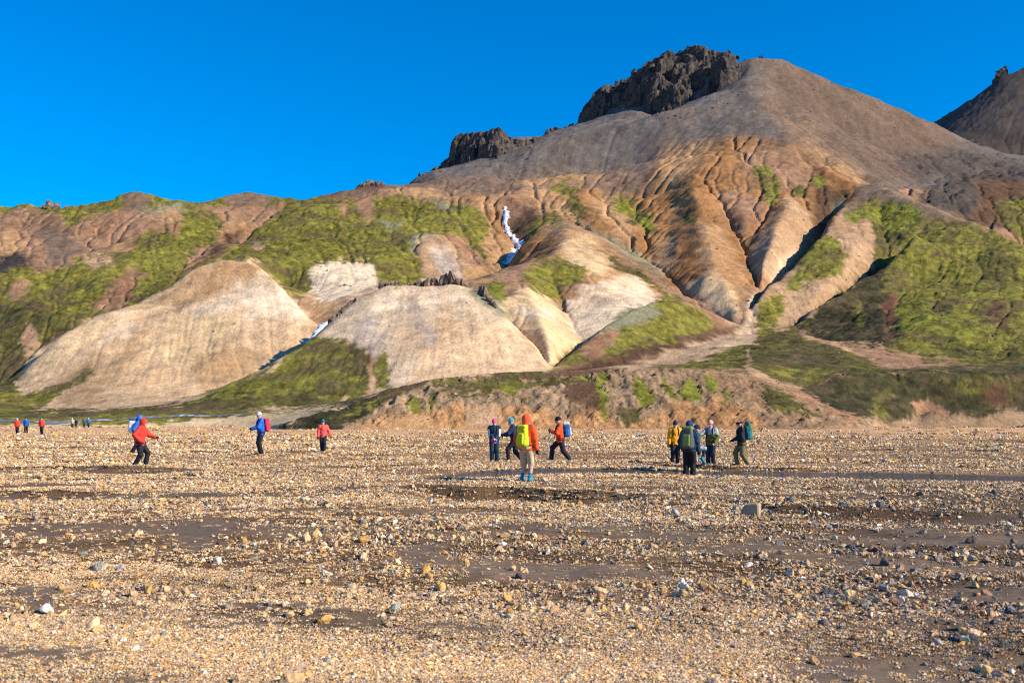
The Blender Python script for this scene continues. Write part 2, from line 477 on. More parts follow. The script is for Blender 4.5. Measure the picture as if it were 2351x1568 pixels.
# ------------------------------------------------------------------ ground cover of the hills
CLS = dict(
  tan=(.62,.435,.26), tanb=(.47,.305,.165), white=(.72,.575,.41), wtan=(.63,.455,.26), tano=(.45,.27,.135), orange=(.325,.168,.070), orangeb=(.42,.235,.11),
  pink=(.32,.19,.115), pinktan=(.42,.275,.165), pinkgrey=(.21,.145,.102), grey=(.168,.146,.130), greyb=(.152,.106,.078), brown=(.12,.07,.042), bank=(.31,.215,.135), fan=(.54,.39,.25),
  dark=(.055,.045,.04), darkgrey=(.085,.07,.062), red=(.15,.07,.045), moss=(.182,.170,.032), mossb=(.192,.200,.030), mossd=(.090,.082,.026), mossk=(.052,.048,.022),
  lichen=(.235,.23,.145), lilac=(.45,.37,.295), pale=(.57,.44,.30), sand=(.64,.48,.28))
KEYS = list(CLS)
PAL = np.array([CLS[k] for k in KEYS], np.float32)
BARE = np.array([not k.startswith('moss') for k in KEYS])
ZONES = []
def Zn(c, *pts, y=None, w=1.0): ZONES.append((KEYS.index(c), pts, y, w))
# mountain
Zn('grey', (880,440),(1040,300),(1340,230),(1600,90),(1800,100),(2200,300),(2700,430),(2700,470),(1980,430),(1500,390),(1000,425))
Zn('pinkgrey', (1735,130),(1780,128),(1850,155),(1950,200),(1900,330),(1830,330),(1780,250), w=3)
Zn('greyb', (1800,135),(1850,155),(2050,240),(2200,310),(2150,420),(1980,425),(1867,371),(1820,334),(1780,250))
Zn('pinkgrey', (1730,200),(1790,240),(1900,330),(2000,415),(1930,400),(1830,330),(1770,270))
Zn('tano', (1830,330),(1850,330),(1990,415),(1977,424),(1900,385))
Zn('orange', (1490,388),(1530,345),(1600,325),(1680,312),(1740,312),(1820,334),(1867,371),(1977,424),(1900,520),(1830,620),(1740,660),(1560,660),(1480,600),(1400,560),(1300,500),(1200,440),(1300,430),(1450,445))
Zn('pink', (1700,330),(1810,340),(1870,385),(1850,440),(1760,440),(1700,400))
Zn('tano', (1520,350),(1590,325),(1640,330),(1600,380),(1560,420),(1520,430),(1500,400))
Zn('darkgrey', (2040,380),(2200,345),(2351,372),(2700,400),(2700,440),(2351,440),(2200,415),(2120,428), w=2)
Zn('darkgrey', (2000,0),(2800,0),(2800,500),(2000,500), y=(880,2000))
Zn('dark', (2180,330),(2210,285),(2351,310),(2700,350),(2700,460),(2351,372), y=(880,2000))
# bench
Zn('pinkgrey', (730,446),(790,430),(900,425),(1000,413),(1200,402),(1490,388),(1500,440),(1411,446),(1300,432),(1180,445),(1100,452),(1060,445),(905,438),(760,452))
Zn('tano', (1190,418),(1300,408),(1400,412),(1300,425),(1200,428))
Zn('red', (815,432),(828,408),(862,408),(905,424),(890,434))
# left hills
Zn('moss', (-330,430),(740,430),(740,700),(560,640),(440,660),(280,735),(100,830),(40,890),(90,945),(-330,960))
Zn('mossd', (40,690),(150,720),(180,760),(80,840),(40,880),(-330,900),(-330,760))
Zn('pink', (230,492),(330,470),(415,475),(420,520),(400,545),(370,520),(300,545),(310,570),(250,575),(215,582),(170,532),(200,505))
Zn('tano', (330,480),(410,478),(400,530),(370,500))
Zn('tano', (250,560),(305,535),(310,570),(270,578))
Zn('pink', (-90,500),(80,480),(140,500),(213,582),(95,635),(60,600),(0,605),(-90,610))
Zn('pinkgrey', (80,520),(130,515),(210,580),(120,610))
Zn('tano', (-60,540),(40,530),(60,570),(40,590),(-60,600))
Zn('pink', (450,480),(640,468),(660,480),(560,550),(520,575),(430,645),(440,600),(520,525),(500,500))
Zn('tano', (500,520),(560,500),(580,520),(530,550),(510,565))
Zn('pink', (440,565),(480,560),(470,612),(418,622))
Zn('pinktan', (575,556),(600,550),(640,602),(612,604))
Zn('pinktan', (190,592),(260,580),(258,612),(200,617))
Zn('pink', (20,660),(60,650),(70,670),(20,690))
Zn('brown', (200,740),(300,690),(370,650),(440,610),(500,555),(560,520),(520,570),(470,610),(400,660),(280,725),(150,785),(60,860),(42,880),(45,850),(120,780))
Zn('pink', (200,700),(300,620),(335,625),(290,690),(230,722))
Zn('mossb', (270,716),(450,606),(510,585),(548,590),(470,612),(400,655),(330,692),(290,714))
Zn('dark', (-20,600),(35,578),(72,595),(68,614),(-20,632))
Zn('pinktan', (45,785),(65,750),(90,762),(88,800),(60,830))
Zn('pinkgrey', (275,452),(315,440),(350,452),(335,475),(290,478))
Zn('pinkgrey', (505,462),(570,430),(645,446),(600,472),(540,478))
Zn('lichen', (290,478),(400,468),(430,480),(350,490))
# green slope over the falls
Zn('moss', (545,592),(600,560),(640,520),(720,458),(830,450),(1000,458),(1060,470),(1112,500),(1165,565),(1150,575),(1118,555),(1127,612),(1095,580),(1060,545),(960,545),(955,590),(985,645),(900,660),(870,645),(860,615),(800,603),(720,615),(690,655),(650,650),(590,615))
Zn('pink', (808,452),(864,452),(852,500),(842,520),(830,490))
Zn('pink', (775,462),(800,462),(795,497),(785,500))
Zn('lichen', (870,505),(930,510),(920,526),(880,522))
Zn('lichen', (985,452),(1045,462),(1030,488),(1000,470))
Zn('lichen', (940,546),(975,538),(1010,545),(958,552),(955,592),(938,572))
Zn('white', (712,630),(735,606),(800,603),(862,618),(870,640),(858,658),(790,692),(740,702),(712,682))
Zn('tanb', (700,672),(745,705),(800,692),(775,735),(745,770),(716,765),(690,700))
Zn('pinktan', (958,550),(1010,545),(1060,580),(1078,615),(1060,645),(975,650),(968,600))
Zn('lilac', (985,570),(1040,580),(1060,640),(1020,645),(1000,610))
Zn('tano', (1058,628),(1085,600),(1155,628),(1100,645),(1045,650))
Zn('tano', (905,437),(1068,443),(1111,458),(1152,480),(1162,520),(1192,552),(1178,600),(1152,628),(1118,602),(1103,550),(1132,540),(1120,500),(1080,473),(1000,453),(910,446))
Zn('orange', (1120,480),(1155,485),(1165,520),(1190,550),(1150,545),(1130,510))
# right of the falls
Zn('brown', (1170,500),(1200,475),(1240,480),(1225,520),(1200,550),(1180,540), w=2)
Zn('tano', (1200,440),(1260,436),(1300,470),(1340,505),(1300,505),(1250,470))
Zn('tano', (1330,445),(1410,445),(1420,480),(1470,530),(1440,560),(1380,510),(1360,470))
Zn('moss', (1210,535),(1240,488),(1270,484),(1305,512),(1250,512),(1225,538))
Zn('moss', (1265,428),(1332,428),(1312,462),(1280,452))
Zn('mossd', (1290,470),(1330,455),(1345,500),(1320,500))
Zn('mossb', (1412,448),(1440,448),(1500,510),(1497,545),(1470,532),(1440,495),(1408,492))
Zn('mossd', (1440,495),(1470,500),(1470,535),(1440,520))
Zn('tano', (1190,570),(1248,514),(1330,528),(1400,573),(1500,640),(1512,690),(1420,727),(1340,782),(1310,740),(1290,650),(1260,600),(1205,614),(1165,630))
Zn('orange', (1185,575),(1235,530),(1260,545),(1290,560),(1255,592),(1200,612),(1168,626))
Zn('wtan', (1290,545),(1340,545),(1420,600),(1380,640),(1310,600))
Zn('white', (1300,692),(1365,650),(1450,628),(1507,688),(1420,727),(1340,782),(1320,760),(1305,725))
Zn('lichen', (1250,510),(1322,516),(1420,570),(1500,622),(1540,662),(1556,662),(1500,600),(1400,545),(1322,509))
Zn('mossd', (1380,575),(1440,600),(1500,640),(1520,680),(1480,650),(1420,610))
Zn('pink', (1060,648),(1160,624),(1210,610),(1260,588),(1292,573),(1312,612),(1362,652),(1332,668),(1290,702),(1250,682),(1200,667),(1150,682),(1120,664))
Zn('moss', (1190,642),(1250,590),(1290,588),(1350,620),(1340,650),(1285,668),(1292,692),(1250,682))
Zn('mossb', (1090,648),(1130,638),(1162,660),(1152,692),(1130,682))
Zn('wtan', (1146,690),(1200,660),(1262,682),(1302,727),(1337,777),(1300,818),(1264,850),(1230,806),(1174,747))
Zn('white', (1160,700),(1260,700),(1300,745),(1230,740))
# first white hill
Zn('tan', (38,880),(58,845),(120,788),(200,741),(290,710),(330,688),(400,653),(460,613),(500,596),(545,590),(582,600),(622,632),(662,680),(702,722),(718,765),(712,795),(640,845),(560,885),(480,912),(300,938),(100,946),(55,915))
Zn('tanb', (455,622),(545,596),(622,640),(640,668),(560,662),(500,685),(420,700),(345,702),(400,660))
Zn('white', (440,728),(480,700),(540,668),(600,640),(630,650),(665,690),(704,730),(690,752),(640,740),(560,725), w=2)
Zn('white', (235,790),(255,760),(312,745),(290,772), w=2)
Zn('tanb', (120,890),(260,800),(330,790),(300,860),(200,925), w=3)
Zn('tanb', (420,830),(520,790),(600,800),(560,860),(470,890), w=3)
Zn('wtan', (330,800),(430,740),(560,740),(500,790),(380,850), w=3)
Zn('wtan', (60,850),(140,790),(220,745),(250,750),(170,800),(90,870))
Zn('moss', (42,915),(130,885),(222,843),(212,862),(120,918),(66,938))
# second white hill and its green foot
Zn('pale', (712,795),(760,742),(800,700),(870,660),(1040,648),(1092,665),(1132,690),(1168,740),(1202,790),(1268,854),(1000,905),(865,905),(890,850),(880,810),(800,785))
Zn('tan', (960,760),(1100,720),(1180,770),(1260,845),(1000,890),(940,850), w=2)
Zn('white', (850,690),(900,668),(1030,668),(1060,690),(960,712),(840,725), w=2)
Zn('lilac', (800,760),(850,730),(880,760),(870,830),(840,800), w=2)
Zn('lilac', (930,690),(965,700),(1000,770),(1010,830),(970,790), w=2)
Zn('lichen', (1058,666),(1100,664),(1152,690),(1168,735),(1120,712))
Zn('moss', (395,932),(480,902),(560,868),(640,829),(715,786),(800,784),(838,808),(850,850),(845,890),(822,918),(700,936),(560,944),(430,938))
Zn('mossd', (395,926),(560,908),(700,905),(840,895),(832,920),(700,938),(560,945),(395,940), w=2)
Zn('mossd', (800,800),(838,808),(850,850),(845,890),(825,890),(830,850))
Zn('moss', (858,840),(884,798),(897,850),(893,900),(858,895))
Zn('pinktan', (845,880),(862,850),(866,905),(846,915))
# lobes
Zn('tano', (1500,560),(1545,545),(1550,600),(1530,635),(1500,600))
Zn('brown', (1570,490),(1600,500),(1590,560),(1560,620),(1550,600),(1565,540), w=2)
Zn('pink', (1640,440),(1720,440),(1760,480),(1712,560),(1680,520), w=2)
Zn('tano', (1600,500),(1650,520),(1700,590),(1720,640),(1700,700),(1650,640),(1600,600))
Zn('wtan', (1570,666),(1640,622),(1672,650),(1692,690),(1692,738),(1640,716),(1600,692))
Zn('wtan', (1600,657),(1642,622),(1660,640),(1640,690),(1610,685))
Zn('pinktan', (1770,500),(1812,452),(1862,490),(1871,515),(1852,560),(1802,617),(1760,652),(1735,632),(1715,582))
Zn('white', (1778,615),(1832,572),(1806,615),(1762,650), w=.5)
Zn('mossb', (1735,380),(1765,373),(1787,420),(1792,452),(1770,472),(1750,467),(1756,430))
Zn('mossd', (1728,385),(1742,378),(1755,430),(1740,425))
Zn('mossb', (1858,410),(1890,403),(1902,425),(1880,437))
Zn('mossd', (1808,442),(1840,420),(1852,442),(1830,462))
Zn('mossd', (1568,490),(1602,500),(1592,518),(1575,516))
Zn('brown', (1866,432),(1970,428),(1930,472),(1880,545),(1870,500))
Zn('lichen', (1905,470),(1935,450),(1945,460),(1915,485), w=.5)
# green nose and the right hill
Zn('pinktan', (1940,463),(2000,520),(2008,600),(1962,662),(1820,755),(1718,757),(1740,690),(1822,608),(1882,553))
Zn('moss', (1800,655),(1840,592),(1890,545),(1930,560),(1947,600),(1930,632),(1860,642),(1822,664))
Zn('moss', (1720,755),(1748,702),(1800,676),(1812,692),(1782,742),(1762,760))
Zn('moss', (1735,762),(1822,748),(1900,690),(1963,655),(1962,664),(1900,708),(1830,757),(1750,768))
Zn('pinkgrey', (1970,420),(2070,448),(2260,520),(2140,510),(2000,480),(1930,510))
Zn('mossb', (1935,495),(1990,458),(2060,472),(2112,480),(2132,532),(2062,552),(2000,502),(1950,512))
Zn('mossd', (1995,500),(2060,540),(2100,530),(2040,600),(2003,640),(2010,560))
Zn('moss', (2095,535),(2136,498),(2252,520),(2351,573),(2720,688),(2720,850),(2351,846),(2136,832),(2036,802),(1990,692),(2036,605))
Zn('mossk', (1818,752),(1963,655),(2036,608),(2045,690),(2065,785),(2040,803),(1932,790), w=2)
Zn('moss', (1965,690),(1985,700),(1980,740),(1965,735))
Zn('mossb', (2110,705),(2200,705),(2262,765),(2180,805),(2110,772), w=2)
Zn('mossb', (2062,700),(2100,710),(2100,770),(2070,760))
Zn('mossd', (2250,560),(2340,600),(2330,660),(2240,640), w=2)
Zn('mossd', (2130,780),(2250,800),(2351,790),(2351,835),(2180,828), w=2)
Zn('brown', (2240,700),(2300,690),(2320,740),(2260,750), w=2)
Zn('red', (2030,690),(2066,685),(2060,722),(2042,745),(2048,785),(2064,803),(2036,783),(2029,730))
Zn('brown', (2095,484),(2204,406),(2351,422),(2720,440),(2720,700),(2351,575),(2252,518),(2136,478), y=(440,560))
Zn('darkgrey', (2110,470),(2160,425),(2230,410),(2250,440),(2230,500),(2160,490), y=(440,560))
Zn('moss', (2290,462),(2351,448),(2720,480),(2720,620),(2351,562),(2298,500), y=(430,560))
# green mound, fan and low ground
Zn('pink', (1500,618),(1600,680),(1690,742),(1640,747),(1530,680))
Zn('moss', (1262,855),(1340,790),(1420,723),(1530,678),(1600,708),(1655,748),(1600,777),(1500,803),(1400,818),(1300,838))
Zn('lichen', (1388,752),(1438,712),(1500,693),(1520,722),(1450,748))
Zn('pink', (1330,802),(1390,755),(1422,762),(1400,802),(1370,832))
Zn('brown', (1262,856),(1330,836),(1440,807),(1560,772),(1640,748),(1725,735),(1692,762),(1600,797),(1500,820),(1400,850))
Zn('fan', (1385,850),(1480,820),(1560,798),(1640,775),(1700,745),(1712,690),(1738,665),(1748,660),(1735,700),(1735,750),(1748,764),(1715,792),(1640,806),(1560,827),(1480,846))
Zn('moss', (1470,849),(1560,827),(1640,809),(1715,792),(1720,856),(1640,856), y=(160,300))
Zn('mossd', (1600,835),(1715,815),(1722,860),(1640,858), y=(160,300), w=2)
Zn('mossd', (1712,795),(1760,762),(1825,750),(1932,790),(2032,850),(1900,872),(1850,892),(1780,884),(1718,856))
Zn('moss', (1730,835),(1850,850),(1900,868),(1850,886),(1780,880), w=2)
Zn('pinktan', (1822,753),(1870,766),(1926,788),(2024,845),(1908,795),(1850,775), w=.4)
Zn('pinktan', (1716,800),(1730,830),(1718,845),(1790,876),(1850,893),(1856,902),(1780,886),(1708,852),(1714,835), w=.4)
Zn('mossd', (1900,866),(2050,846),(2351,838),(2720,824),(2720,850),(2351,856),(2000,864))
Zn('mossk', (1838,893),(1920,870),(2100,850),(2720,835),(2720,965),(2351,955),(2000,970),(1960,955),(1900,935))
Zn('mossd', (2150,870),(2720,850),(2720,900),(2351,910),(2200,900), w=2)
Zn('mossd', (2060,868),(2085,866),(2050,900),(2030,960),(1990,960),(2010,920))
Zn('pink', (2080,925),(2130,915),(2180,950),(2100,955))
Zn('brown', (2250,890),(2310,880),(2330,930),(2280,940), w=2)
Zn('bank', (1880,955),(1960,960),(2030,965),(2150,955),(2351,942),(2720,940),(2720,985),(1880,985), w=1)
# flat by the river on the left
Zn('sand', (-330,948),(90,944),(395,934),(560,946),(700,938),(830,919),(900,893),(800,927),(700,958),(640,985),(-330,985))
Zn('moss', (-330,950),(100,947),(300,942),(480,940),(600,948),(700,944),(830,926),(700,945),(600,953),(460,964),(300,974),(0,976),(-330,976))
Zn('mossd', (-330,945),(100,941),(395,930),(560,945),(480,950),(300,950),(60,958),(-330,960))
# bank
Zn('bank', (640,980),(700,954),(800,924),(900,889),(1000,866),(1200,850),(1550,840),(1640,845),(1720,866),(1830,918),(1960,965),(1960,990),(640,990), y=(120,166))
Zn('brown', (1080,857),(1200,850),(1420,846),(1420,852),(1200,866),(1080,864), y=(120,175))
Zn('mossd', (1000,880),(1100,862),(1300,858),(1420,860),(1400,885),(1250,895),(1100,900),(1020,905), y=(120,166), w=3)
Zn('brown', (1300,880),(1370,870),(1400,920),(1370,960),(1310,930), y=(120,166), w=2)
Zn('orangeb', (800,990),(850,965),(900,945),(1000,938),(1060,925),(1100,940),(1200,930),(1290,955),(1330,945),(1400,945),(1420,978),(1520,950),(1560,918),(1600,935),(1640,905),(1700,928),(1750,965),(1780,992),(800,992), y=(120,166), w=1)
Zn('tano', (860,985),(900,950),(980,940),(1010,985), y=(120,166), w=2)
Zn('pinktan', (1060,985),(1075,935),(1130,920),(1150,985), y=(120,166))
Zn('mossk', (640,980),(700,954),(800,924),(900,889),(1000,866),(1030,862),(960,890),(900,918),(830,958),(770,986),(700,984), y=(120,170))
Zn('moss', (760,955),(830,925),(900,903),(880,920),(800,950), y=(120,170), w=2)
for q in ([(1140,885),(1160,880),(1182,890),(1178,908),(1150,905)], [(938,915),(955,905),(972,920),(965,945),(940,950)], [(985,915),(1005,905),(1000,930),(985,945)],
          [(1374,858),(1392,862),(1386,890),(1397,925),(1392,955),(1380,961),(1378,920),(1372,890)], [(1451,876),(1470,878),(1490,900),(1508,915),(1495,938),(1475,945),(1460,920)],
          [(1517,872),(1530,880),(1558,912),(1550,920),(1528,902)], [(1556,898),(1580,866),(1592,870),(1610,905),(1605,920),(1570,915)], [(1613,862),(1628,858),(1643,880),(1640,904),(1625,900)],
          [(1656,892),(1664,890),(1676,920),(1668,924)], [(1318,857),(1345,860),(1348,872),(1330,872)], [(985,876),(1010,868),(1010,880)]):
    Zn('mossb', *q, y=(120,166), w=.8)
Zn('mossd', (1415,942),(1470,938),(1470,965),(1440,980), y=(120,166))
Zn('mossd', (1740,880),(1790,905),(1850,935),(1900,950),(1860,950),(1780,940), y=(120,170))

def paint():
    u, v = uv_of(TZ_SMOOTH)
    WY = TY + 1.6 * TZ_SMOOTH
    k1x = fbm2(TX / 9, WY / 12, 3, 11) * 7; k1y = fbm2(TX / 9 + 40, WY / 12, 3, 12) * 6
    k2x = fbm2(TX / 2.2, WY / 2.6, 4, 13, .8) * 6.5; k2y = fbm2(TX / 2.2, WY / 2.6 + 60, 4, 14, .8) * 5.5
    far_w = sstep(150, 200, TY); sx = rill_c * 1.6 * far_w; sy = rill_c * 2.2 * far_w
    fu = u + k1x * 0.8 + k2x + sx; fv = v + k1y * 0.8 + k2y + sy
    cls = np.full(u.shape, KEYS.index('pink'), np.int16)
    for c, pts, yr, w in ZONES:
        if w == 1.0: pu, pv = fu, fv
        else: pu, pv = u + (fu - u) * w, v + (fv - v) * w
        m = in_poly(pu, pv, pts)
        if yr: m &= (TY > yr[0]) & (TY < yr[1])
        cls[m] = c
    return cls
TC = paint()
# how deeply running water has cut each kind of ground: scree and pale ash hardly, ochre clay most
CUT = dict(tan=.20, tanb=.20, white=.22, wtan=.34, pale=.20, lilac=.20, tano=.55, orange=.9, pink=.7, pinktan=.45, pinkgrey=.35, grey=.16, greyb=.24, darkgrey=.45, dark=.5, brown=.8, moss=.36, mossb=.3, mossd=.45, mossk=.5, lichen=.5)
amt = blur2(np.array([CUT.get(k, .4) for k in KEYS], np.float32)[TC], 8)
TZ, GUL = erode(TZ_SMOOTH, amt)

# small relief: rills on bare slopes, hummocks under moss
bare = BARE[TC].astype(np.float32)
bare_s = blur2(bare, 6)
ga, gl = grads(TZ)
slope = np.sqrt(ga**2 + gl**2)
px = TY / 995.0                                   # metres a picture element covers out there
steep = sstep(0.12, 0.5, slope)
big = fbm2(TX / 30, TY / 30, 4, 21)
hum = fbm2(TX / 2.4, TY / 2.4, 4, 22, 0.6)
keep = sstep(150, 190, TY)
D = bare_s * steep * (rill_c * 0.05 + rill_f * 0.02) * np.clip(px * 2.4, 0.4, 1.6)
D += (1 - bare_s) * (hum * 0.40 + 0.06 * rill_c * steep) * np.clip(px * 2.2, 0.3, 1.4)
D += big * 1.1 * keep * sstep(2, 20, TZ)
isbank = np.isin(TC, [KEYS.index(k) for k in ('bank', 'orangeb')]) & (TY < 166)
D += np.where(isbank, (fbm2(TX / 1.5, TZ / 1.2 + TY / 3, 5, 31, .6) * 0.40) * steep, 0)
rocky = blur2(((TC == KEYS.index('darkgrey')) & (TY < 800)).astype(np.float32), 4)
D += rocky * np.abs(fbm2(TX / 14, TY / 6, 4, 41)) * 2.0
edge = sstep(0, 1, (TZ + 0.3) / 1.2)
TZ2 = TZ + D * edge

# colours
base = PAL[TC]
soft = PAL[np.where(BARE[TC], TC, KEYS.index('pink'))]
sw = bare.copy()[..., None]; acc_c = soft * sw
for _ in range(6):
    P = np.pad(acc_c, ((1, 1), (1, 1), (0, 0)), mode='edge'); acc_c = 0.5 * acc_c + 0.125 * (P[:-2, 1:-1] + P[2:, 1:-1] + P[1:-1, :-2] + P[1:-1, 2:])
    P = np.pad(sw, ((1, 1), (1, 1), (0, 0)), mode='edge'); sw = 0.5 * sw + 0.125 * (P[:-2, 1:-1] + P[2:, 1:-1] + P[1:-1, :-2] + P[1:-1, 2:])
near_c = acc_c / np.maximum(sw, 1e-4)
for _ in range(60):
    P = np.pad(acc_c, ((1, 1), (1, 1), (0, 0)), mode='edge'); acc_c = 0.5 * acc_c + 0.125 * (P[:-2, 1:-1] + P[2:, 1:-1] + P[1:-1, :-2] + P[1:-1, 2:])
    P = np.pad(sw, ((1, 1), (1, 1), (0, 0)), mode='edge'); sw = 0.5 * sw + 0.125 * (P[:-2, 1:-1] + P[2:, 1:-1] + P[1:-1, :-2] + P[1:-1, 2:])
far_c = acc_c / np.maximum(sw, 1e-4)
fz = sstep(430, 540, TY)[..., None]
base = np.where((bare > .5)[..., None], near_c * (1 - fz) + far_c * fz, base)
for _ in range(1):
    P = np.pad(base, ((1, 1), (1, 1), (0, 0)), mode='edge')
    base = 0.5 * base + 0.125 * (P[:-2, 1:-1] + P[2:, 1:-1] + P[1:-1, :-2] + P[1:-1, 2:])
rl = sstep(150, 190, TY)
var = 1 + bare_s * (0.03 * rl * np.clip(rill_f, -2, 2) + 0.03 * rl * np.clip(rill_c, -2, 2) + 0.15 * big) + 0.16 * fbm2(TX / 3.2, (TY + TZ) / 3.2, 4, 51, .6)
var = var + (1 - bare_s) * (0.36 * fbm2(TX / 1.8, (TY + TZ) / 2.4, 4, 52, 0.75) + 0.15 * big)
colr = base * np.clip(var, 0.35, 1.8)[..., None]
# moss thins out to brown soil here and there
thin = sstep(0.05, 0.75, fbm2(TX / 12, (TY + TZ) / 14, 6, 53, 0.72)) * (1 - bare_s) * 0.75
colr = colr * (1 - thin[..., None]) + np.array([.115, .082, .045]) * thin[..., None]
brt = sstep(0.3, 0.9, fbm2(TX / 6 + 30, (TY + TZ) / 8, 5, 54, 0.65)) * (1 - bare_s) * 0.45 * (TC != KEYS.index('mossk'))
colr = colr * (1 - brt[..., None]) + np.array([.185, .176, .032]) * brt[..., None]
# iron and ash staining of the bare slopes
stn = sstep(0.2, 0.9, fbm2(TX / 20, TY / 26, 4, 55) + 0.25 * rl * rill_c) * bare_s * 0.35
colr = colr * (1 - stn[..., None]) + colr * np.array([.80, .66, .52]) * stn[..., None]
spk = np.where((TY < 170) & (TZ > .4), rng.normal(0, .16, TY.shape), rng.normal(0, .05, TY.shape))
colr = colr * np.clip(1 + spk, .5, 1.6)[..., None]
colr = np.clip(colr * .86, 0.008, 0.8)

def hill_material():
    m, nt, b = new_mat('hill_soil')
    at = N(nt, 'ShaderNodeVertexColor', layer_name='tint')
    geo = N(nt, 'ShaderNodeNewGeometry')
    n1 = N(nt, 'ShaderNodeTexNoise'); n1.inputs['Scale'].default_value = 1.3; n1.inputs['Detail'].default_value = 6; n1.inputs['Roughness'].default_value = 0.7
    n2 = N(nt, 'ShaderNodeTexNoise'); n2.inputs['Scale'].default_value = 0.32; n2.inputs['Detail'].default_value = 5; n2.inputs['Roughness'].default_value = 0.65
    for n in (n1, n2): nt.links.new(geo.outputs['Position'], n.inputs['Vector'])
    k1 = ramp(nt, n1.outputs[0], [(0.26, 0.62), (0.5, 1.0), (0.74, 1.32)])
    k2 = ramp(nt, n2.outputs[0], [(0.3, 0.8), (0.7, 1.18)])
    c = mixc(nt, 1.0, at.outputs['Color'], k1, 'MULTIPLY')
    c = mixc(nt, 1.0, c, k2, 'MULTIPLY')
    nt.links.new(c, b.inputs['Base Color'])
    b.inputs['Roughness'].default_value = 0.95
    b.inputs['Specular IOR Level'].default_value = 0.1
    bp = N(nt, 'ShaderNodeBump'); bp.inputs['Strength'].default_value = 0.55; bp.inputs['Distance'].default_value = 0.5
    nt.links.new(n1.outputs[0], bp.inputs['Height']); nt.links.new(bp.outputs[0], b.inputs['Normal'])
    return m
M_HILL = hill_material()

def build_hills():
    V = np.stack([TX, TY, TZ2], -1).reshape(-1, 3)
    idx = np.arange(ND * NA).reshape(ND, NA)
    q = np.stack([idx[:-1, :-1], idx[:-1, 1:], idx[1:, 1:], idx[1:, :-1]], -1).reshape(-1, 4)
    uu, vv = uv_of(TZ_SMOOTH)
    # which landform each face belongs to
    reg = np.zeros((ND, NA), np.int8)                                   # 0 hills
    bench = np.interp(uu, [-330, 800, 920, 1000, 1500, 1640, 1830, 1976, 2100, 2204, 2700], [9999, 9999, 565, 560, 555, 525, 515, 486, 525, 560, 620])
    reg[TY > bench] = 1                                                 # mountain
    reg[(TY > 930) & (uu > 1950)] = 2                                   # far mountain
    bk = np.interp(uu, [600, 640, 800, 1000, 1640, 1800, 1960, 1990], [100, 143, 150, 156, 164, 162, 154, 100])
    reg[(TY < bk) & (uu > 600) & (uu < 1990)] = 3                       # river bank
    fr = reg[:-1, :-1].ravel()
    me_all = None
    nrm = np.zeros_like(V)
    fn = np.cross(V[q[:, 2]] - V[q[:, 0]], V[q[:, 3]] - V[q[:, 1]])
    for k in range(4): np.add.at(nrm, q[:, k], fn)
    nrm /= np.linalg.norm(nrm, axis=1, keepdims=True) + 1e-9
    C = colr.reshape(-1, 3)
    for r, name in enumerate(('hills', 'mountain', 'far_mountain', 'river_bank')):
        f = q[fr == r]
        ids, inv = np.unique(f.ravel(), return_inverse=True)
        o = mesh_np(name, V[ids], inv.reshape(-1, 4), M_HILL, True, None, C[ids])
        o.data.normals_split_custom_set_from_vertices(nrm[ids].tolist())
        tag(o, kind='structure')
build_hills()
# ------------------------------------------------------------------ implicit-surface mesher (crags, figures, packs)
def surface_nets(f, org, h):
    """f: (nx,ny,nz) field, negative inside -> verts, quads"""
    nx, ny, nz = f.shape
    ins = f < 0
    c = ins[:-1, :-1, :-1].astype(np.int8).copy()
    for dx, dy, dz in ((1,0,0),(0,1,0),(0,0,1),(1,1,0),(1,0,1),(0,1,1),(1,1,1)):
        c += ins[dx:nx-1+dx, dy:ny-1+dy, dz:nz-1+dz]
    act = (c > 0) & (c < 8)
    I, J, K = np.nonzero(act)
    vid = np.full(act.shape, -1, np.int64); vid[I, J, K] = np.arange(len(I))
    pos = np.zeros((len(I), 3)); cnt = np.zeros(len(I))
    cor = [(0,0,0),(1,0,0),(0,1,0),(1,1,0),(0,0,1),(1,0,1),(0,1,1),(1,1,1)]
    fv = [f[I+a, J+b, K+d] for a, b, d in cor]
    for a, b in ((0,1),(2,3),(4,5),(6,7),(0,2),(1,3),(4,6),(5,7),(0,4),(1,5),(2,6),(3,7)):
        m = (fv[a] < 0) != (fv[b] < 0)
        t = np.where(m, fv[a] / np.where(fv[a] - fv[b] == 0, 1, fv[a] - fv[b]), 0)[:, None]
        pa, pb = np.array(cor[a], float), np.array(cor[b], float)
        pos += m[:, None] * (pa + (pb - pa) * t); cnt += m
    P = (pos / cnt[:, None] + np.stack([I, J, K], 1)) * h + np.asarray(org)
    Q = []
    def quads(e, idx, flip):
        i, j, k = idx
        s = ins[i, j, k]
        q = np.stack([vid[e[0]], vid[e[1]], vid[e[2]], vid[e[3]]], 1)
        ok = (q >= 0).all(1)
        q = q[ok]; s = s[ok]
        if flip: s = ~s
        q[s] = q[s][:, ::-1]
        Q.append(q)
    m = ins[:-1, 1:-1, 1:-1] != ins[1:, 1:-1, 1:-1]
    i, j, k = np.nonzero(m); j += 1; k += 1
    quads([(i, j-1, k-1), (i, j, k-1), (i, j, k), (i, j-1, k)], (i, j, k), True)
    m = ins[1:-1, :-1, 1:-1] != ins[1:-1, 1:, 1:-1]
    i, j, k = np.nonzero(m); i += 1; k += 1
    quads([(i-1, j, k-1), (i, j, k-1), (i, j, k), (i-1, j, k)], (i, j, k), False)
    m = ins[1:-1, 1:-1, :-1] != ins[1:-1, 1:-1, 1:]
    i, j, k = np.nonzero(m); i += 1; j += 1
    quads([(i-1, j-1, k), (i, j-1, k), (i, j, k), (i-1, j, k)], (i, j, k), True)
    return P, np.concatenate(Q)

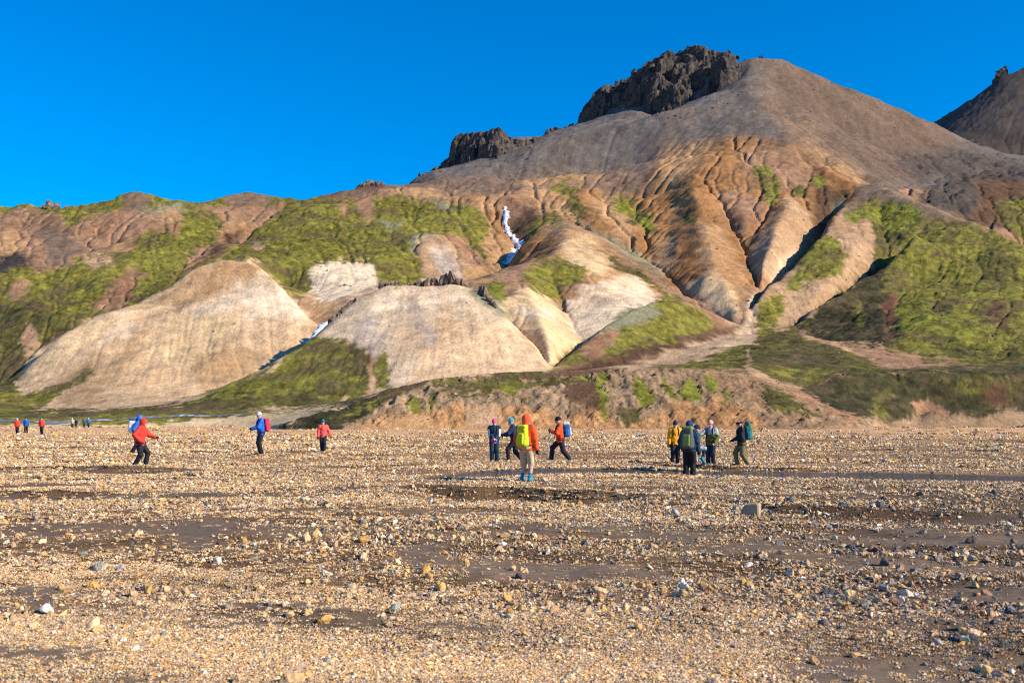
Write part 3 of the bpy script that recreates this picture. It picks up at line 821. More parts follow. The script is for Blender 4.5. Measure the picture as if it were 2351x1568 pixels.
def hill_height(x, y):
    a = np.clip((x / y - AA[0]) / (AA[1] - AA[0]), 0, NA - 1.001); l = np.clip(np.interp(np.log(y), LY, np.arange(ND)), 0, ND - 1.001)
    i = l.astype(int); j = a.astype(int); fi = l - i; fj = a - j
    Z = TZ2
    return Z[i, j] * (1-fi) * (1-fj) + Z[i+1, j] * fi * (1-fj) + Z[i, j+1] * (1-fi) * fj + Z[i+1, j+1] * fi * fj

# ------------------------------------------------------------------ crags
def rock_material(name, c0, c1, c2, sc=0.25):
    m, nt, b = new_mat(name)
    geo = N(nt, 'ShaderNodeNewGeometry')
    n1 = N(nt, 'ShaderNodeTexNoise'); n1.inputs['Scale'].default_value = sc; n1.inputs['Detail'].default_value = 7; n1.inputs['Roughness'].default_value = 0.65
    n2 = N(nt, 'ShaderNodeTexNoise'); n2.inputs['Scale'].default_value = sc * 6; n2.inputs['Detail'].default_value = 5
    for n in (n1, n2): nt.links.new(geo.outputs['Position'], n.inputs['Vector'])
    c = ramp(nt, n1.outputs[0], [(0.32, c0), (0.5, c1), (0.68, c2)])
    k = ramp(nt, n2.outputs[0], [(0.3, 0.65), (0.7, 1.25)])
    nt.links.new(mixc(nt, 1.0, c, k, 'MULTIPLY'), b.inputs['Base Color'])
    b.inputs['Roughness'].default_value = 0.9; b.inputs['Specular IOR Level'].default_value = 0.2
    bp = N(nt, 'ShaderNodeBump'); bp.inputs['Strength'].default_value = 0.8; bp.inputs['Distance'].default_value = 0.12 / sc
    nt.links.new(n2.outputs[0], bp.inputs['Height']); nt.links.new(bp.outputs[0], b.inputs['Normal'])
    return m
M_CRAG = rock_material('crag_rock', (.026,.025,.027), (.060,.054,.051), (.15,.105,.075))
M_CRAG2 = rock_material('pale_crag_rock', (.07,.06,.055), (.16,.12,.09), (.30,.20,.12), 0.6)

def crag(name, top, base, h, sx, sz, amp, seed, mat, drop=4.0, tail=34):
    """steep broken rock between a foot line and a crest line, both as image pixels (u, v) with assumed distance Y"""
    top = np.array(top, float); base = np.array(base, float)
    us = np.linspace(top[0, 0], top[-1, 0], 60)
    it = lambda A, c: np.interp(us, A[:, 0], A[:, c])
    yt, yb = it(top, 2), it(base, 2)
    zt = EYE + (V0 - it(top, 1)) / F * yt; zb = EYE + (V0 - it(base, 1)) / F * yb
    x0 = ((us - U0) / F * np.minimum(yt, yb)).min() - 6; x1 = ((us - U0) / F * yt).max() + 6
    Y0, Y1 = yb.min() - 8, yt.max() + 14
    z0, z1 = zb.min() - drop - 2, zt.max() + amp * 1.2
    nx, ny, nz = (int((b - a) / h) + 1 for a, b in ((x0, x1), (Y0, Y1), (z0, z1)))
    X, Yv, Zv = np.meshgrid(x0 + h * np.arange(nx), Y0 + h * np.arange(ny), z0 + h * np.arange(nz), indexing='ij')
    X = X.astype(np.float32); Yv = Yv.astype(np.float32); Zv = Zv.astype(np.float32)
    w1 = fbm3(X / sx, Yv / sx, Zv / sz, 3, seed, .55)
    w2 = fbm3(X / sx + 31, Yv / sx, Zv / sz, 3, seed + 7, .55)
    w3 = np.abs(noise3(X / (sx * .45), Yv / (sx * .45), Zv / (sz * .6), seed + 13))
    def ledge(w, k): q = w * k; f = np.floor(q); return (f + sstep(.25, .75, q - f)) / k      # planes and steps instead of bulges
    w1 = ledge(w1, 3.5) * .75 + w1 * .25; w2 = ledge(w2, 3.5) * .75 + w2 * .25; w3 = ledge(w3, 5.0)
    w4 = fbm3(X / (sx * .22), Yv / (sx * .22), Zv / (sz * .35), 2, seed + 31, .6); w2 = w2 + .16 * ledge(w4, 3.0)
    w0 = ledge(noise3(X / (sx * 2.1), Yv / (sx * 2.1), Zv / (sz * 1.6), seed + 41), 2.2); w2 = w2 + .9 * w0
    def joints(sc, sd):
        """cooling joints: upright columns, each set back by its own amount"""
        gx, gy = X[:, :, 0] / sc + .35 * noise2(X[:, :, 0] / 30, Yv[:, :, 0] / 30, sd), Yv[:, :, 0] / sc
        bx, by = np.floor(gx), np.floor(gy); best = np.full(gx.shape, 9.0); val = np.zeros(gx.shape); val2 = np.zeros(gx.shape)
        for ox in (-1, 0, 1):
            for oy in (-1, 0, 1):
                cx, cy = (bx + ox).astype(np.int64), (by + oy).astype(np.int64); o = np.zeros_like(cx)
                d = (gx - cx - _hash(cx, cy, o, sd)) ** 2 + (gy - cy - _hash(cx, cy, o, sd + 1)) ** 2
                m = d < best; best = np.where(m, d, best); val = np.where(m, _hash(cx, cy, o, sd + 2), val); val2 = np.where(m, _hash(cx, cy, o, sd + 3), val2)
        return (val * 2 - 1)[:, :, None], (val2 * 2 - 1)[:, :, None]
    ja, jb = joints(sx * .75, seed + 51); jc, jd = joints(sx * .30, seed + 61)
    w1 = w1 * .35; w2 = w2 * .45 + .75 * ja + .38 * jc; w3 = w3 * .5
    Xd = X + w1 * amp * .8; Yd = Yv + w2 * amp + w3 * amp * .9
    u = U0 + Xd / Yd * F
    gyt, gyb = np.interp(u, us, yt), np.interp(u, us, yb)
    gzt, gzb = np.interp(u, us, zt), np.interp(u, us, zb)
    t = (Yd - gyb) / np.maximum(gyt - gyb, 1.0)
    prof = np.where(t < 0, t * 3.0, np.clip(t, 0, 1) ** 0.75)
    H = gzb + 1.5 + (gzt - gzb) * np.minimum(prof, 1.0) - np.maximum(t - 1.15, 0) * 10
    steps = 0.12 * (gzt - gzb) * noise3(X / (sx * .8), Yv / (sx * .8), Zv / (sz * .25), seed + 21)
    jag = (np.abs(noise2(X[:, :, 0] / (sx * .5), Yv[:, :, 0] / (sx * .5), seed + 3)) - .45)[:, :, None] * amp * .35
    H = H + (steps * .6 - amp * .12 + jag * .4 + (.20 * jb + .12 * jd) * amp) * np.clip(prof, 0, 1)
    H = np.where(t > .75, np.minimum(H, gzt + .10 * amp * noise2(X[:, :, 0] / (sx * .6), Yv[:, :, 0] / (sx * .6), seed + 5)[:, :, None] ), H)
    end = np.minimum((u - us[0]) / 14, (us[-1] - u) / tail)
    H = np.where(end < 1, H + (np.clip(end, -1, 1) - 1) * (gzt - gzb) * 0.7, H)
    Fd = (Zv - H) * 0.6
    Fd[0] = Fd[-1] = 5; Fd[:, 0] = Fd[:, -1] = 5; Fd[:, :, -1] = 5; Fd[:, :, 0] = 5
    ins = Fd < 0; ins[:, :, 0] = False                       # keep only what stands on the ground
    reach = np.zeros_like(ins); reach[:, :, 1] = ins[:, :, 1]
    for k in range(2, nz): reach[:, :, k] = ins[:, :, k] & reach[:, :, k-1]
    for _ in range(60):
        g = reach.copy()
        g[1:] |= reach[:-1]; g[:-1] |= reach[1:]; g[:, 1:] |= reach[:, :-1]; g[:, :-1] |= reach[:, 1:]; g[:, :, 1:] |= reach[:, :, :-1]; g[:, :, :-1] |= reach[:, :, 1:]
        g &= ins
        if (g == reach).all(): break
        reach = g
    Fd = np.where(ins & ~reach, 5.0, Fd)
    P, Q = surface_nets(Fd, (x0, Y0, z0), h)
    P[:, :] += rng.normal(0, h * .12, P.shape)
    o = mesh_np(name, P, Q, mat, smooth=False)
    return o
c1 = crag('summit_crag',
     [(1326,284,768),(1345,246,770),(1372,212,768),(1400,194,764),(1440,174,758),(1470,163,752),(1490,148,747),(1510,131,742),(1540,124,735),(1560,118,730),(1610,115,719),(1660,121,713),(1690,127,713),(1716,134,716)],
     [(1326,290,764),(1400,268,738),(1470,250,715),(1500,272,690),(1540,273,680),(1570,250,684),(1600,228,685),(1650,217,675),(1690,187,678),(1716,160,694)], .9, 14, 26, 9.5, 5, M_CRAG)
tag(c1, kind='structure')
c2 = crag('shoulder_crag',
     [(1012,388,640),(1030,366,640),(1038,320,640),(1060,310,636),(1090,304,630),(1150,299,620),(1200,305,622),(1225,310,640)],
     [(1012,390,634),(1040,388,624),(1090,380,612),(1140,372,604),(1180,347,610),(1215,327,628),(1225,322,634)], .75, 7, 38, 4.5, 17, M_CRAG, tail=75)
tag(c2, kind='structure')

def chunk(rs, k=16, sx=1, sy=1, sz=1):
    """angular rock: hull of scattered points"""
    bm = bmesh.new()
    for _ in range(k):
        v = Vector(rs.normal(0, 1, 3)).normalized() * (0.78 + 0.3 * rs.random())
        bm.verts.new((v.x * sx, v.y * sy, v.z * sz))
    r = bmesh.ops.convex_hull(bm, input=bm.verts)
    bmesh.ops.delete(bm, geom=list({e for e in r['geom_interior'] + r['geom_unused'] if isinstance(e, bmesh.types.BMVert)}), context='VERTS')
    bmesh.ops.recalc_face_normals(bm, faces=bm.faces)
    return bm

def outcrop(name, spots, mat, seed, label, cat='rock outcrop', rest=None):
    """a knot of broken rock standing out of the slope; spots: (u, Y, width, height, n)"""
    rs = np.random.default_rng(seed)
    bm = bmesh.new()
    cx = cy = cz = None
    for (u, Y, w, hgt, n) in spots:
        for k in range(n):
            x = (u - U0) / F * Y + rs.normal(0, w * .5); y = Y + rs.normal(0, w * .35)
            z = float(hill_height(np.array([x]), np.array([y]))[0])
            if rest is not None: z = max(z, EYE + (V0 - rest) / F * Y - hgt * .25)
            if cx is None: cx, cy, cz = x, y, z
            s = hgt * (0.35 + 0.75 * rs.random())
            c = chunk(rs, 14, s * rs.uniform(.35, .8), s * rs.uniform(.35, .7), s * rs.uniform(.7, 1.15))
            M = Matrix.Translation((x - cx, y - cy, z - cz + s * .25)) @ Matrix.Rotation(rs.uniform(0, 6.3), 4, 'Z') @ Matrix.Rotation(rs.normal(0, .22), 4, 'X')
            c.transform(M)
            tmp = bpy.data.meshes.new('tmp'); c.to_mesh(tmp); c.free(); bm.from_mesh(tmp); bpy.data.meshes.remove(tmp)
    me = bpy.data.meshes.new(name); bm.to_mesh(me); bm.free()
    me.materials.append(mat)
    o = bpy.data.objects.new(name, me); COL.objects.link(o); o.location = (cx, cy, cz)
    tag(o, label, cat)
    return o
outcrop('rock_outcrop', [(965,250,1.6,1.5,8),(985,250,1.6,1.8,9),(1005,250,1.8,2.2,10),(1028,250,1.8,3.0,12),(1045,249,1.6,2.4,9),(1060,249,1.8,1.5,8)], M_CRAG2, 71, 'jagged dark outcrop on top of the middle pale hill')
outcrop('rock_outcrop', [(880,250,1.4,1.4,7),(905,250,1.6,1.1,8),(930,250,1.6,1.0,7)], M_CRAG2, 72, 'small brown outcrop left of the jagged crest on the middle pale hill')
outcrop('rock_outcrop', [(1108,246,.9,2.2,7),(1116,245,.9,2.0,6),(1125,243,.9,1.7,6),(1135,241,.9,1.5,5)], M_CRAG2, 73, 'grey outcrop on the right shoulder of the middle pale hill')
outcrop('rock_outcrop', [(815,245,1.0,1.0,10),(805,244,1.0,1.0,10),(795,243,1.0,1.0,11),(786,241,1.0,1.0,11),(777,240,1.0,.9,8),(768,238,1.0,1.1,8),(760,237,.9,1.0,8)], M_CRAG2, 74, 'row of dark rocks along the ridge above the lower waterfall')
outcrop('rock_outcrop', [(828,536,3,3.0,7),(838,536,3,3.4,8),(848,536,2.5,3.6,7),(862,536,3,2.2,7),(880,538,3,1.6,5)], M_CRAG2, 75, 'reddish brown rock knob on the skyline left of the mountain')
outcrop('rock_outcrop', [(2293,1272,6,7,8),(2300,1270,5,11,8),(2307,1275,6,7,7)], M_CRAG, 76, 'pointed rock tooth on the ridge of the far right mountain')
outcrop('rock_outcrop', [(110,512,4,3,5),(130,508,4,3.4,6),(150,505,4,3,6)], M_CRAG2, 77, 'low dark rocks on the left skyline between two green knolls')
outcrop('rock_outcrop', [(1262,720,3.5,5,12),(1274,729,3.5,5,12),(1286,740,3.5,5,12),(1298,750,3.5,5,12),(1310,758,3.5,5,12),(1322,765,3.5,5,12)], M_CRAG, 78, 'dark rocks in the saddle between the two crags')
outcrop('rock_outcrop', [(950,615,4,3.6,12),(957,618,4,3.6,12),(966,622,4,3.8,12),(976,627,4,3.8,12),(988,631,5,3.4,10),(1003,635,5,4.4,10),(1022,637,4,6,10)], M_CRAG, 79, 'dark broken rocks down the left shoulder of the mountain')
for i, (u, Y, s, vr, lab) in enumerate([(1672,712,4.8,121,'dark boulder on the summit skyline, first to the right of the crag'), (1693,714,3.8,133,'dark boulder on the summit skyline, second to the right of the crag'),
        (1708,719,3.2,128,'low dark boulder on the summit skyline, third to the right of the crag'), (1748,720,4.8,130,'broad dark boulder alone on the rounded summit'), (1783,722,3.0,133,'small dark upright boulder at the start of the right summit slope')]):
    outcrop('summit_boulder', [(u, Y, s * .35, s * .62, 5)], M_CRAG, 90 + i, lab, 'boulder', vr if u < 1700 else None)['group'] = 'boulders on the summit skyline'
# loose blocks lying on the slopes
def slope_blocks():
    rs = np.random.default_rng(404)
    bm = bmesh.new()
    spots = []
    def scatter(u0, u1, Y0, Y1, n, s0, s1):
        for _ in range(n): spots.append((rs.uniform(u0, u1), rs.uniform(Y0, Y1), s0 * (s1 / s0) ** (rs.random() ** 2)))
    scatter(1480, 1720, 585, 672, 90, .7, 2.4)
    scatter(1200, 1500, 575, 690, 60, .6, 2.0)
    scatter(950, 1250, 570, 600, 60, .6, 1.8)
    scatter(1850, 2150, 560, 720, 70, .6, 2.0)
    scatter(60, 900, 330, 520, 120, .4, 1.5)
    scatter(900, 1500, 400, 530, 90, .4, 1.6)
    scatter(400, 1250, 215, 300, 70, .2, .7)
    scatter(1500, 1980, 310, 480, 90, .4, 1.4)
    scatter(1900, 2400, 215, 400, 90, .3, 1.2)
    scatter(1650, 2000, 160, 280, 90, .15, .6)
    scatter(760, 1900, 139.5, 146, 260, .10, .45)
    scatter(900, 1750, 146, 158, 160, .10, .40)
    scatter(1950, 2400, 150, 185, 120, .10, .5)
    for u, Y, s in spots:
        x = (u - U0) / F * Y
        z = float(hill_height(np.array([x]), np.array([Y]))[0])
        c = chunk(rs, 9, s * .6, s * .5, s * .42)
        c.transform(Matrix.Translation((x, Y, z + s * .08)) @ Matrix.Rotation(rs.uniform(0, 6.3), 4, 'Z'))
        tmp = bpy.data.meshes.new('tmp'); c.to_mesh(tmp); c.free(); bm.from_mesh(tmp); bpy.data.meshes.remove(tmp)
    me = bpy.data.meshes.new('scree_blocks'); bm.to_mesh(me); bm.free(); me.materials.append(M_CRAG2)
    o = bpy.data.objects.new('scree_blocks', me); COL.objects.link(o)
    tag(o, 'loose brown blocks scattered over the slopes', 'scree', kind='stuff')
slope_blocks()

# ------------------------------------------------------------------ falls and river
def water_material(name, col, foam, rough, scale):
    m, nt, b = new_mat(name)
    geo = N(nt, 'ShaderNodeNewGeometry')
    mp = N(nt, 'ShaderNodeMapping'); mp.inputs['Scale'].default_value = scale
    n1 = N(nt, 'ShaderNodeTexNoise'); n1.inputs['Scale'].default_value = 1.0; n1.inputs['Detail'].default_value = 6; n1.inputs['Roughness'].default_value = 0.7
    nt.links.new(geo.outputs['Position'], mp.inputs['Vector']); nt.links.new(mp.outputs[0], n1.inputs['Vector'])
    nt.links.new(ramp(nt, n1.outputs[0], [(foam[0], col), (foam[1], (.78, .82, .88))]), b.inputs['Base Color'])
    b.inputs['Roughness'].default_value = rough
    bp = N(nt, 'ShaderNodeBump'); bp.inputs['Strength'].default_value = 0.6; bp.inputs['Distance'].default_value = 0.06
    nt.links.new(n1.outputs[0], bp.inputs['Height']); nt.links.new(bp.outputs[0], b.inputs['Normal'])
    return m
M_FALL = water_material('white_water', (.16, .13, .11), (.37, .49), 0.4, (1.7, 1.7, .7))
M_RIVER = water_material('river_water', (.14, .17, .20), (.52, .72), 0.32, (.6, .25, 1))
def water_strip(name, pts, mat, lift, n=90, m=7, ragged=.25):
    p = np.array(pts, float)
    t = np.linspace(0, len(p) - 1, n)
    q = np.stack([np.interp(t, np.arange(len(p)), p[:, k]) for k in range(p.shape[1])], 1)
    V = []
    rs = np.random.default_rng(9)
    for i in range(n):
        u, Y, w = q[i]
        j = rs.normal(0, ragged * w, 2)
        for k in range(m):
            s = k / (m - 1) * 2 - 1
            x = (u - U0) / F * Y + s * (w + j[0 if s < 0 else 1] * abs(s)); y = Y
            z = float(hill_height(np.array([x]), np.array([y]))[0]) + lift * (1.15 - s * s)
            V.append((x, y, z))
    idx = np.arange(n * m).reshape(n, m)
    Q = np.stack([idx[:-1, :-1], idx[:-1, 1:], idx[1:, 1:], idx[1:, :-1]], -1).reshape(-1, 4)[:, ::-1]
    return tag(mesh_np(name, V, Q, mat), kind='structure')
water_strip('waterfall', [(1158,480,1.0),(1160,466,1.3),(1164,455,1.4),(1172,446,1.4),(1193,436,1.2),(1188,428,1.4),(1178,420,1.7),(1166,411,1.9),(1164,405,1.9)], M_FALL, .55, ragged=.45)
water_strip('waterfall', [(757,272,1.1),(748,269,1.4),(738,264,1.6),(728,259,1.7),(720,256,1.5)], M_FALL, .9, 50, ragged=.4)
def river_strip(name, pts, n=80):
    p = np.array(pts, float); t = np.linspace(0, len(p) - 1, n)
    q = np.stack([np.interp(t, np.arange(len(p)), p[:, k]) for k in range(3)], 1)
    V = []
    for u, Y, w in q:
        for k in (-1, 0, 1):
            y = Y + k * w * .6; x = (u - U0) / F * Y
            V.append((x, y, max(float(hill_height(np.array([x]), np.array([y]))[0]), 0.0) + .07))
    idx = np.arange(n * 3).reshape(n, 3)
    Q = np.stack([idx[:-1, :-1], idx[:-1, 1:], idx[1:, 1:], idx[1:, :-1]], -1).reshape(-1, 4)[:, ::-1]
    return tag(mesh_np(name, V, Q, M_RIVER), kind='structure')
river_strip('river', [(-330,178,2.0),(0,178,1.6),(90,176,2.0),(130,174,4.0),(150,175,3.6),(180,177,1.8),(240,179,1.6),(330,181,1.6),(400,182,1.4),(500,182,1.2),(583,181,.8)])
# ------------------------------------------------------------------ gravel plain
def on_plain(v): return EYE * F / (v - V0)
def gline(pts):
    """line on the plain in image pixels -> world x, y arrays sorted by x"""
    p = np.array(pts, float); Y = on_plain(p[:, 1]); X = (p[:, 0] - U0) / F * Y
    k = np.argsort(X)
    return X[k], Y[k], (p[k, 2] if p.shape[1] > 2 else None)
STREAM = gline([(2750,1106,1.9),(2351,1098,1.8),(2100,1093,1.8),(1900,1089,1.7),(1700,1085,1.5),(1600,1085,1.5),(1480,1083,1.3),(1380,1080,1.2),(1250,1081,1.5),(1150,1085,1.8),(1080,1089,1.5),(1010,1093,.8),(960,1096,.25)])
SX0, SX1 = STREAM[0][0], STREAM[0][-1]
CUTS = [([(880,1123),(1000,1126),(1100,1130),(1250,1135),(1400,1138),(1500,1142),(1570,1150)], .26),
        ([(1560,1150),(1700,1160),(1800,1172),(2000,1178),(2200,1182),(2400,1190)], .12),
        ([(-100,1077),(150,1077),(330,1080),(520,1081)], .16), ([(-100,1123),(150,1127),(340,1132)], .15),
        ([(1420,1062),(1540,1066),(1660,1074),(1800,1076),(1950,1074)], .15), ([(-100,1030),(150,1028),(290,1026)], .12),
        ([(-100,1008),(200,1006),(500,1012)], .10), ([(330,1042),(600,1040),(800,1046)], .10), ([(700,1076),(900,1072),(1050,1066)], .10),
        ([(850,1030),(1050,1026),(1300,1028)], .10), ([(1700,1040),(2000,1034),(2400,1038)], .12), ([(1750,1012),(2050,1010),(2400,1014)], .10), ([(600,1010),(1000,1004),(1400,1006)], .09),
        ([(560,1205),(800,1200),(1000,1212)], .06), ([(250,1330),(520,1370),(760,1378),(1000,1368),(1200,1380)], .06), ([(900,1240),(1200,1262),(1550,1275)], .08), ([(1500,1222),(1900,1214),(2351,1232)], .08)]
CUTS = [(gline(p)[:2], h) for p, h in CUTS]

def ground_z(x, y):
    x = np.asarray(x, float); y = np.asarray(y, float)
    r = np.hypot(x, y)
    calm = np.ones_like(x)
    ys = np.interp(x, STREAM[0], STREAM[1]); ws = np.interp(x, STREAM[0], STREAM[2])
    inx = sstep(SX0 - .5, SX0 + 1, x) * (1 - sstep(SX1 - 1, SX1 + 2, x))
    ds = np.abs(y - ys) / np.maximum(ws, .2)
    calm = 1 - inx * (1 - sstep(1.4, 3.6, ds)) * .9
    amp = sstep(2, 9, r)
    z = (.085 * fbm2(x / 13, y / 4.5, 3, 61) + .05 * fbm2(x / 3.2, y / 1.3, 3, 62) + .016 * fbm2(x / .55, y / .45, 2, 63)) * calm * amp
    z -= inx * .13 * (1 - sstep(.55, 1.3, ds))
    for (lx, ly), h in CUTS:
        yl = np.interp(x, lx, ly) + .35 * fbm2(x / 1.3, x * 0 + 3.3, 2, 64)
        end = sstep(lx[0], lx[0] + 2.0, x) * (1 - sstep(lx[-1] - 2.0, lx[-1], x))
        dy = y - yl
        z -= h * end * (1 - sstep(-.38, .05, dy)) * np.exp(np.minimum(dy, 0) / 3.2)
        z += .35 * h * end * np.exp(-np.maximum(dy, 0) / 1.2) * sstep(-.1, .1, dy)
    return z

SANDS = [[(410,1210),(440,1188),(520,1195),(585,1200),(570,1216),(500,1226),(480,1252),(440,1260),(412,1240)],
  [(860,1240),(1000,1252),(1100,1272),(1300,1272),(1520,1290),(1500,1312),(1300,1302),(1100,1308),(940,1290)],
  [(380,1402),(520,1382),(760,1383),(950,1373),(1150,1383),(1190,1405),(1000,1428),(850,1444),(700,1432),(500,1422)],
  [(1120,1216),(1250,1205),(1400,1195),(1560,1215),(1720,1226),(1600,1246),(1400,1236),(1200,1236)],
  [(1560,1250),(1700,1244),(2000,1278),(2400,1288),(2400,1312),(2000,1302),(1700,1276)], [(1850,1215),(2100,1204),(2400,1224),(2400,1242),(2000,1242)],
  [(-100,1535),(200,1508),(430,1498),(300,1548),(-100,1565)], [(-100,1460),(150,1452),(260,1470),(100,1492),(-100,1492)], [(1250,1560),(1500,1520),(1800,1530),(1700,1600),(1300,1600)],
  [(630,1140),(700,1135),(720,1150),(650,1160)],
  [(-100,1078),(330,1080),(520,1082),(400,1090),(100,1088),(-100,1086)], [(-100,1124),(340,1132),(300,1142),(-100,1136)], [(1750,1470),(2000,1500),(2400,1560),(2400,1600),(1950,1560)],
  [(2100,1330),(2400,1345),(2400,1370),(2150,1352)], [(0,1330),(120,1325),(200,1345),(60,1352)]]

def silt_streaks(x, y):
    """long damp silt streaks running across the plain"""
    u = U0 + x / y * F; v = V0 + EYE / y * F
    n = fbm2(x / 9 + .25 * y, y / 1.1, 4, 121, .6) + .35 * fbm2(x / 1.2, y / .5, 3, 122)
    w = sstep(1090, 1150, v) * (.55 + .45 * sstep(1300, 2000, u)) * (1 - .35 * sstep(1400, 1500, v) * (1 - sstep(1500, 1900, u)))
    return sstep(.20, .62, n + .42 * (w - .72)) * sstep(1085, 1120, v)

def sand_mask(x, y):
    u = U0 + x / y * F; v = V0 + EYE / y * F
    wob = fbm2(x / .9, y / .9, 3, 71)
    u2 = u + wob * 40 + 14 * fbm2(x / .2, y / .2, 3, 73); v2 = v + fbm2(x / .9 + 9, y / .9, 3, 72) * 11 * np.clip((v - 1000) / 300, .3, 1.5) + 4 * fbm2(x / .2 + 5, y / .2, 3, 74)
    m = np.zeros(x.shape, bool)
    for p in SANDS: m |= in_poly(u2, v2, p)
    ys = np.interp(x, STREAM[0], STREAM[1]); ws = np.interp(x, STREAM[0], STREAM[2])
    wet = (np.abs(y - ys) < ws * 1.15) & (x > SX0) & (x < SX1 + 2)
    return m, wet

def build_plain():
    az = np.concatenate([np.linspace(-180, -40, 22)[:-1], np.linspace(-40, 40, 520), np.linspace(40, 180, 22)[1:]])
    az = np.radians(az)
    rr = np.concatenate([[0.05, .6, 1.3, 2.2, 3.0], np.exp(np.linspace(math.log(3.8), math.log(210), 440)), [230, 260, 300, 400, 700, 1500, 4000, 9000]])
    A, R = np.meshgrid(az, rr)
    dep = np.where(np.abs(A) < math.radians(60), R, R)
    X = np.sin(A) * R; Y = np.cos(A) * R
    Zg = ground_z(X, Y)
    far = sstep(120, 160, R)
    front = sstep(0.3, .9, np.cos(A))
    Zg = Zg * (1 - sstep(150, 200, R)) - 0.15 * sstep(190, 230, R)
    V = np.stack([X, Y, Zg], -1)
    Ysafe = np.where(Y > 1, Y, 1.0)
    m, wet = sand_mask(np.where(Y > 1, X, 0), Ysafe)
    m &= Y > 1
    sandy = np.where(m, 1.0, 0.0)
    stk = silt_streaks(np.where(Y > 1, X, 0), Ysafe) * (Y > 1)
    for _ in range(4): P = np.pad(sandy, 1, mode='edge'); sandy = .5 * sandy + .125 * (P[:-2, 1:-1] + P[2:, 1:-1] + P[1:-1, :-2] + P[1:-1, 2:])
    sandy = np.maximum(sandy, stk * .65)
    P = np.pad(sandy, 1, mode='edge'); sandy = .5 * sandy + .125 * (P[:-2, 1:-1] + P[2:, 1:-1] + P[1:-1, :-2] + P[1:-1, 2:])
    bands = fbm2(X / 22, Y / 5, 4, 81) * .5 + fbm2(X / 6, Y / 1.4, 3, 82) * .3
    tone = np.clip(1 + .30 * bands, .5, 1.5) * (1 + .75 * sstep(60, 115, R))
    u = U0 + X / Ysafe * F
    vv = V0 + EYE / Ysafe * F
    brown = np.clip(sstep(1500, 2150, u + 160 * bands) * sstep(-34, -18, -Y) * .9 + .55 * sstep(1095, 1150, vv) * (1 - sstep(1340, 1410, vv)), 0, .92)      # damp soil darkened further on the right, shade among the stones painted in
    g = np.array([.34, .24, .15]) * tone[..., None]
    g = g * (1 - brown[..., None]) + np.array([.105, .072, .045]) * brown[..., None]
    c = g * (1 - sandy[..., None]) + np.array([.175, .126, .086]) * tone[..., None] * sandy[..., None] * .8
    c = np.where(wet[..., None], np.array([.085, .065, .048]), c)
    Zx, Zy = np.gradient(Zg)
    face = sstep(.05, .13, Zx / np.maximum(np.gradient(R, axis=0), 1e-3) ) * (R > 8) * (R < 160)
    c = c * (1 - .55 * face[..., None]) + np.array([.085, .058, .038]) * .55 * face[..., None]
    n0, n1 = X.shape
    idx = np.arange(n0 * n1).reshape(n0, n1)
    Q = np.stack([idx[:-1, :-1], idx[:-1, 1:], idx[1:, 1:], idx[1:, :-1]], -1).reshape(-1, 4)[:, ::-1]
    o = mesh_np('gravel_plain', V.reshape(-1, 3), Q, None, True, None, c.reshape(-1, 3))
    at = o.data.attributes.new('sandy', 'FLOAT', 'POINT'); at.data.foreach_set('value', np.maximum(sandy, wet * 1.0).astype(np.float32).ravel())
    m, nt, b = new_mat('gravel')
    vc = N(nt, 'ShaderNodeVertexColor', layer_name='tint')
    sa = N(nt, 'ShaderNodeAttribute', attribute_name='sandy')
    geo = N(nt, 'ShaderNodeNewGeometry')
    cs, hs = None, None
    for sc, wgt in ((26.0, .55), (75.0, .45)):
        vo = N(nt, 'ShaderNodeTexVoronoi'); vo.inputs['Scale'].default_value = sc
        nt.links.new(geo.outputs['Position'], vo.inputs['Vector'])
        sep = N(nt, 'ShaderNodeSeparateColor'); nt.links.new(vo.outputs['Color'], sep.inputs[0])
        col = ramp(nt, sep.outputs[0], [(0.0, (.16, .15, .14)), (.18, (.42, .40, .38)), (.3, (.85, .72, .55)), (.5, (1.0, .95, .85)), (.68, (1.15, .85, .5)), (.82, (1.7, 1.55, 1.3)), (1.0, (.75, .42, .25))])
        cs = (col, wgt, vo) if cs is None else (mixc(nt, .5, cs[0], col), 1, cs[2])
        if hs is None: hs = vo.outputs['Distance']
        else:
            ad = N(nt, 'ShaderNodeMath', operation='ADD'); nt.links.new(hs, ad.inputs[0]); nt.links.new(vo.outputs['Distance'], ad.inputs[1]); hs = ad.outputs[0]
    nz = N(nt, 'ShaderNodeTexNoise'); nz.inputs['Scale'].default_value = 8; nz.inputs['Detail'].default_value = 8; nz.inputs['Roughness'].default_value = .7
    nt.links.new(geo.outputs['Position'], nz.inputs['Vector'])
    fine = ramp(nt, nz.outputs[0], [(.3, .55), (.7, 1.4)])
    peb = mixc(nt, 1.0, vc.outputs['Color'], cs[0], 'MULTIPLY')
    peb = mixc(nt, 1.0, peb, (1.12, 1.12, 1.12), 'MULTIPLY')
    snd = mixc(nt, 1.0, vc.outputs['Color'], fine, 'MULTIPLY')
    nt.links.new(mixc(nt, sa.outputs['Fac'], peb, snd), b.inputs['Base Color'])
    b.inputs['Roughness'].default_value = .9; b.inputs['Specular IOR Level'].default_value = .2
    inv = N(nt, 'ShaderNodeMath', operation='MULTIPLY'); inv.inputs[1].default_value = -1; nt.links.new(hs, inv.inputs[0])
    st = N(nt, 'ShaderNodeMath', operation='SUBTRACT'); st.inputs[0].default_value = 1.0; nt.links.new(sa.outputs['Fac'], st.inputs[1])
    bp = N(nt, 'ShaderNodeBump'); bp.inputs['Distance'].default_value = .02
    nt.links.new(st.outputs[0], bp.inputs['Strength'])
    nt.links.new(inv.outputs[0], bp.inputs['Height']); nt.links.new(bp.outputs[0], b.inputs['Normal'])
    o.data.materials.append(m)
    tag(o, kind='structure')
    return o
PLAIN = build_plain()

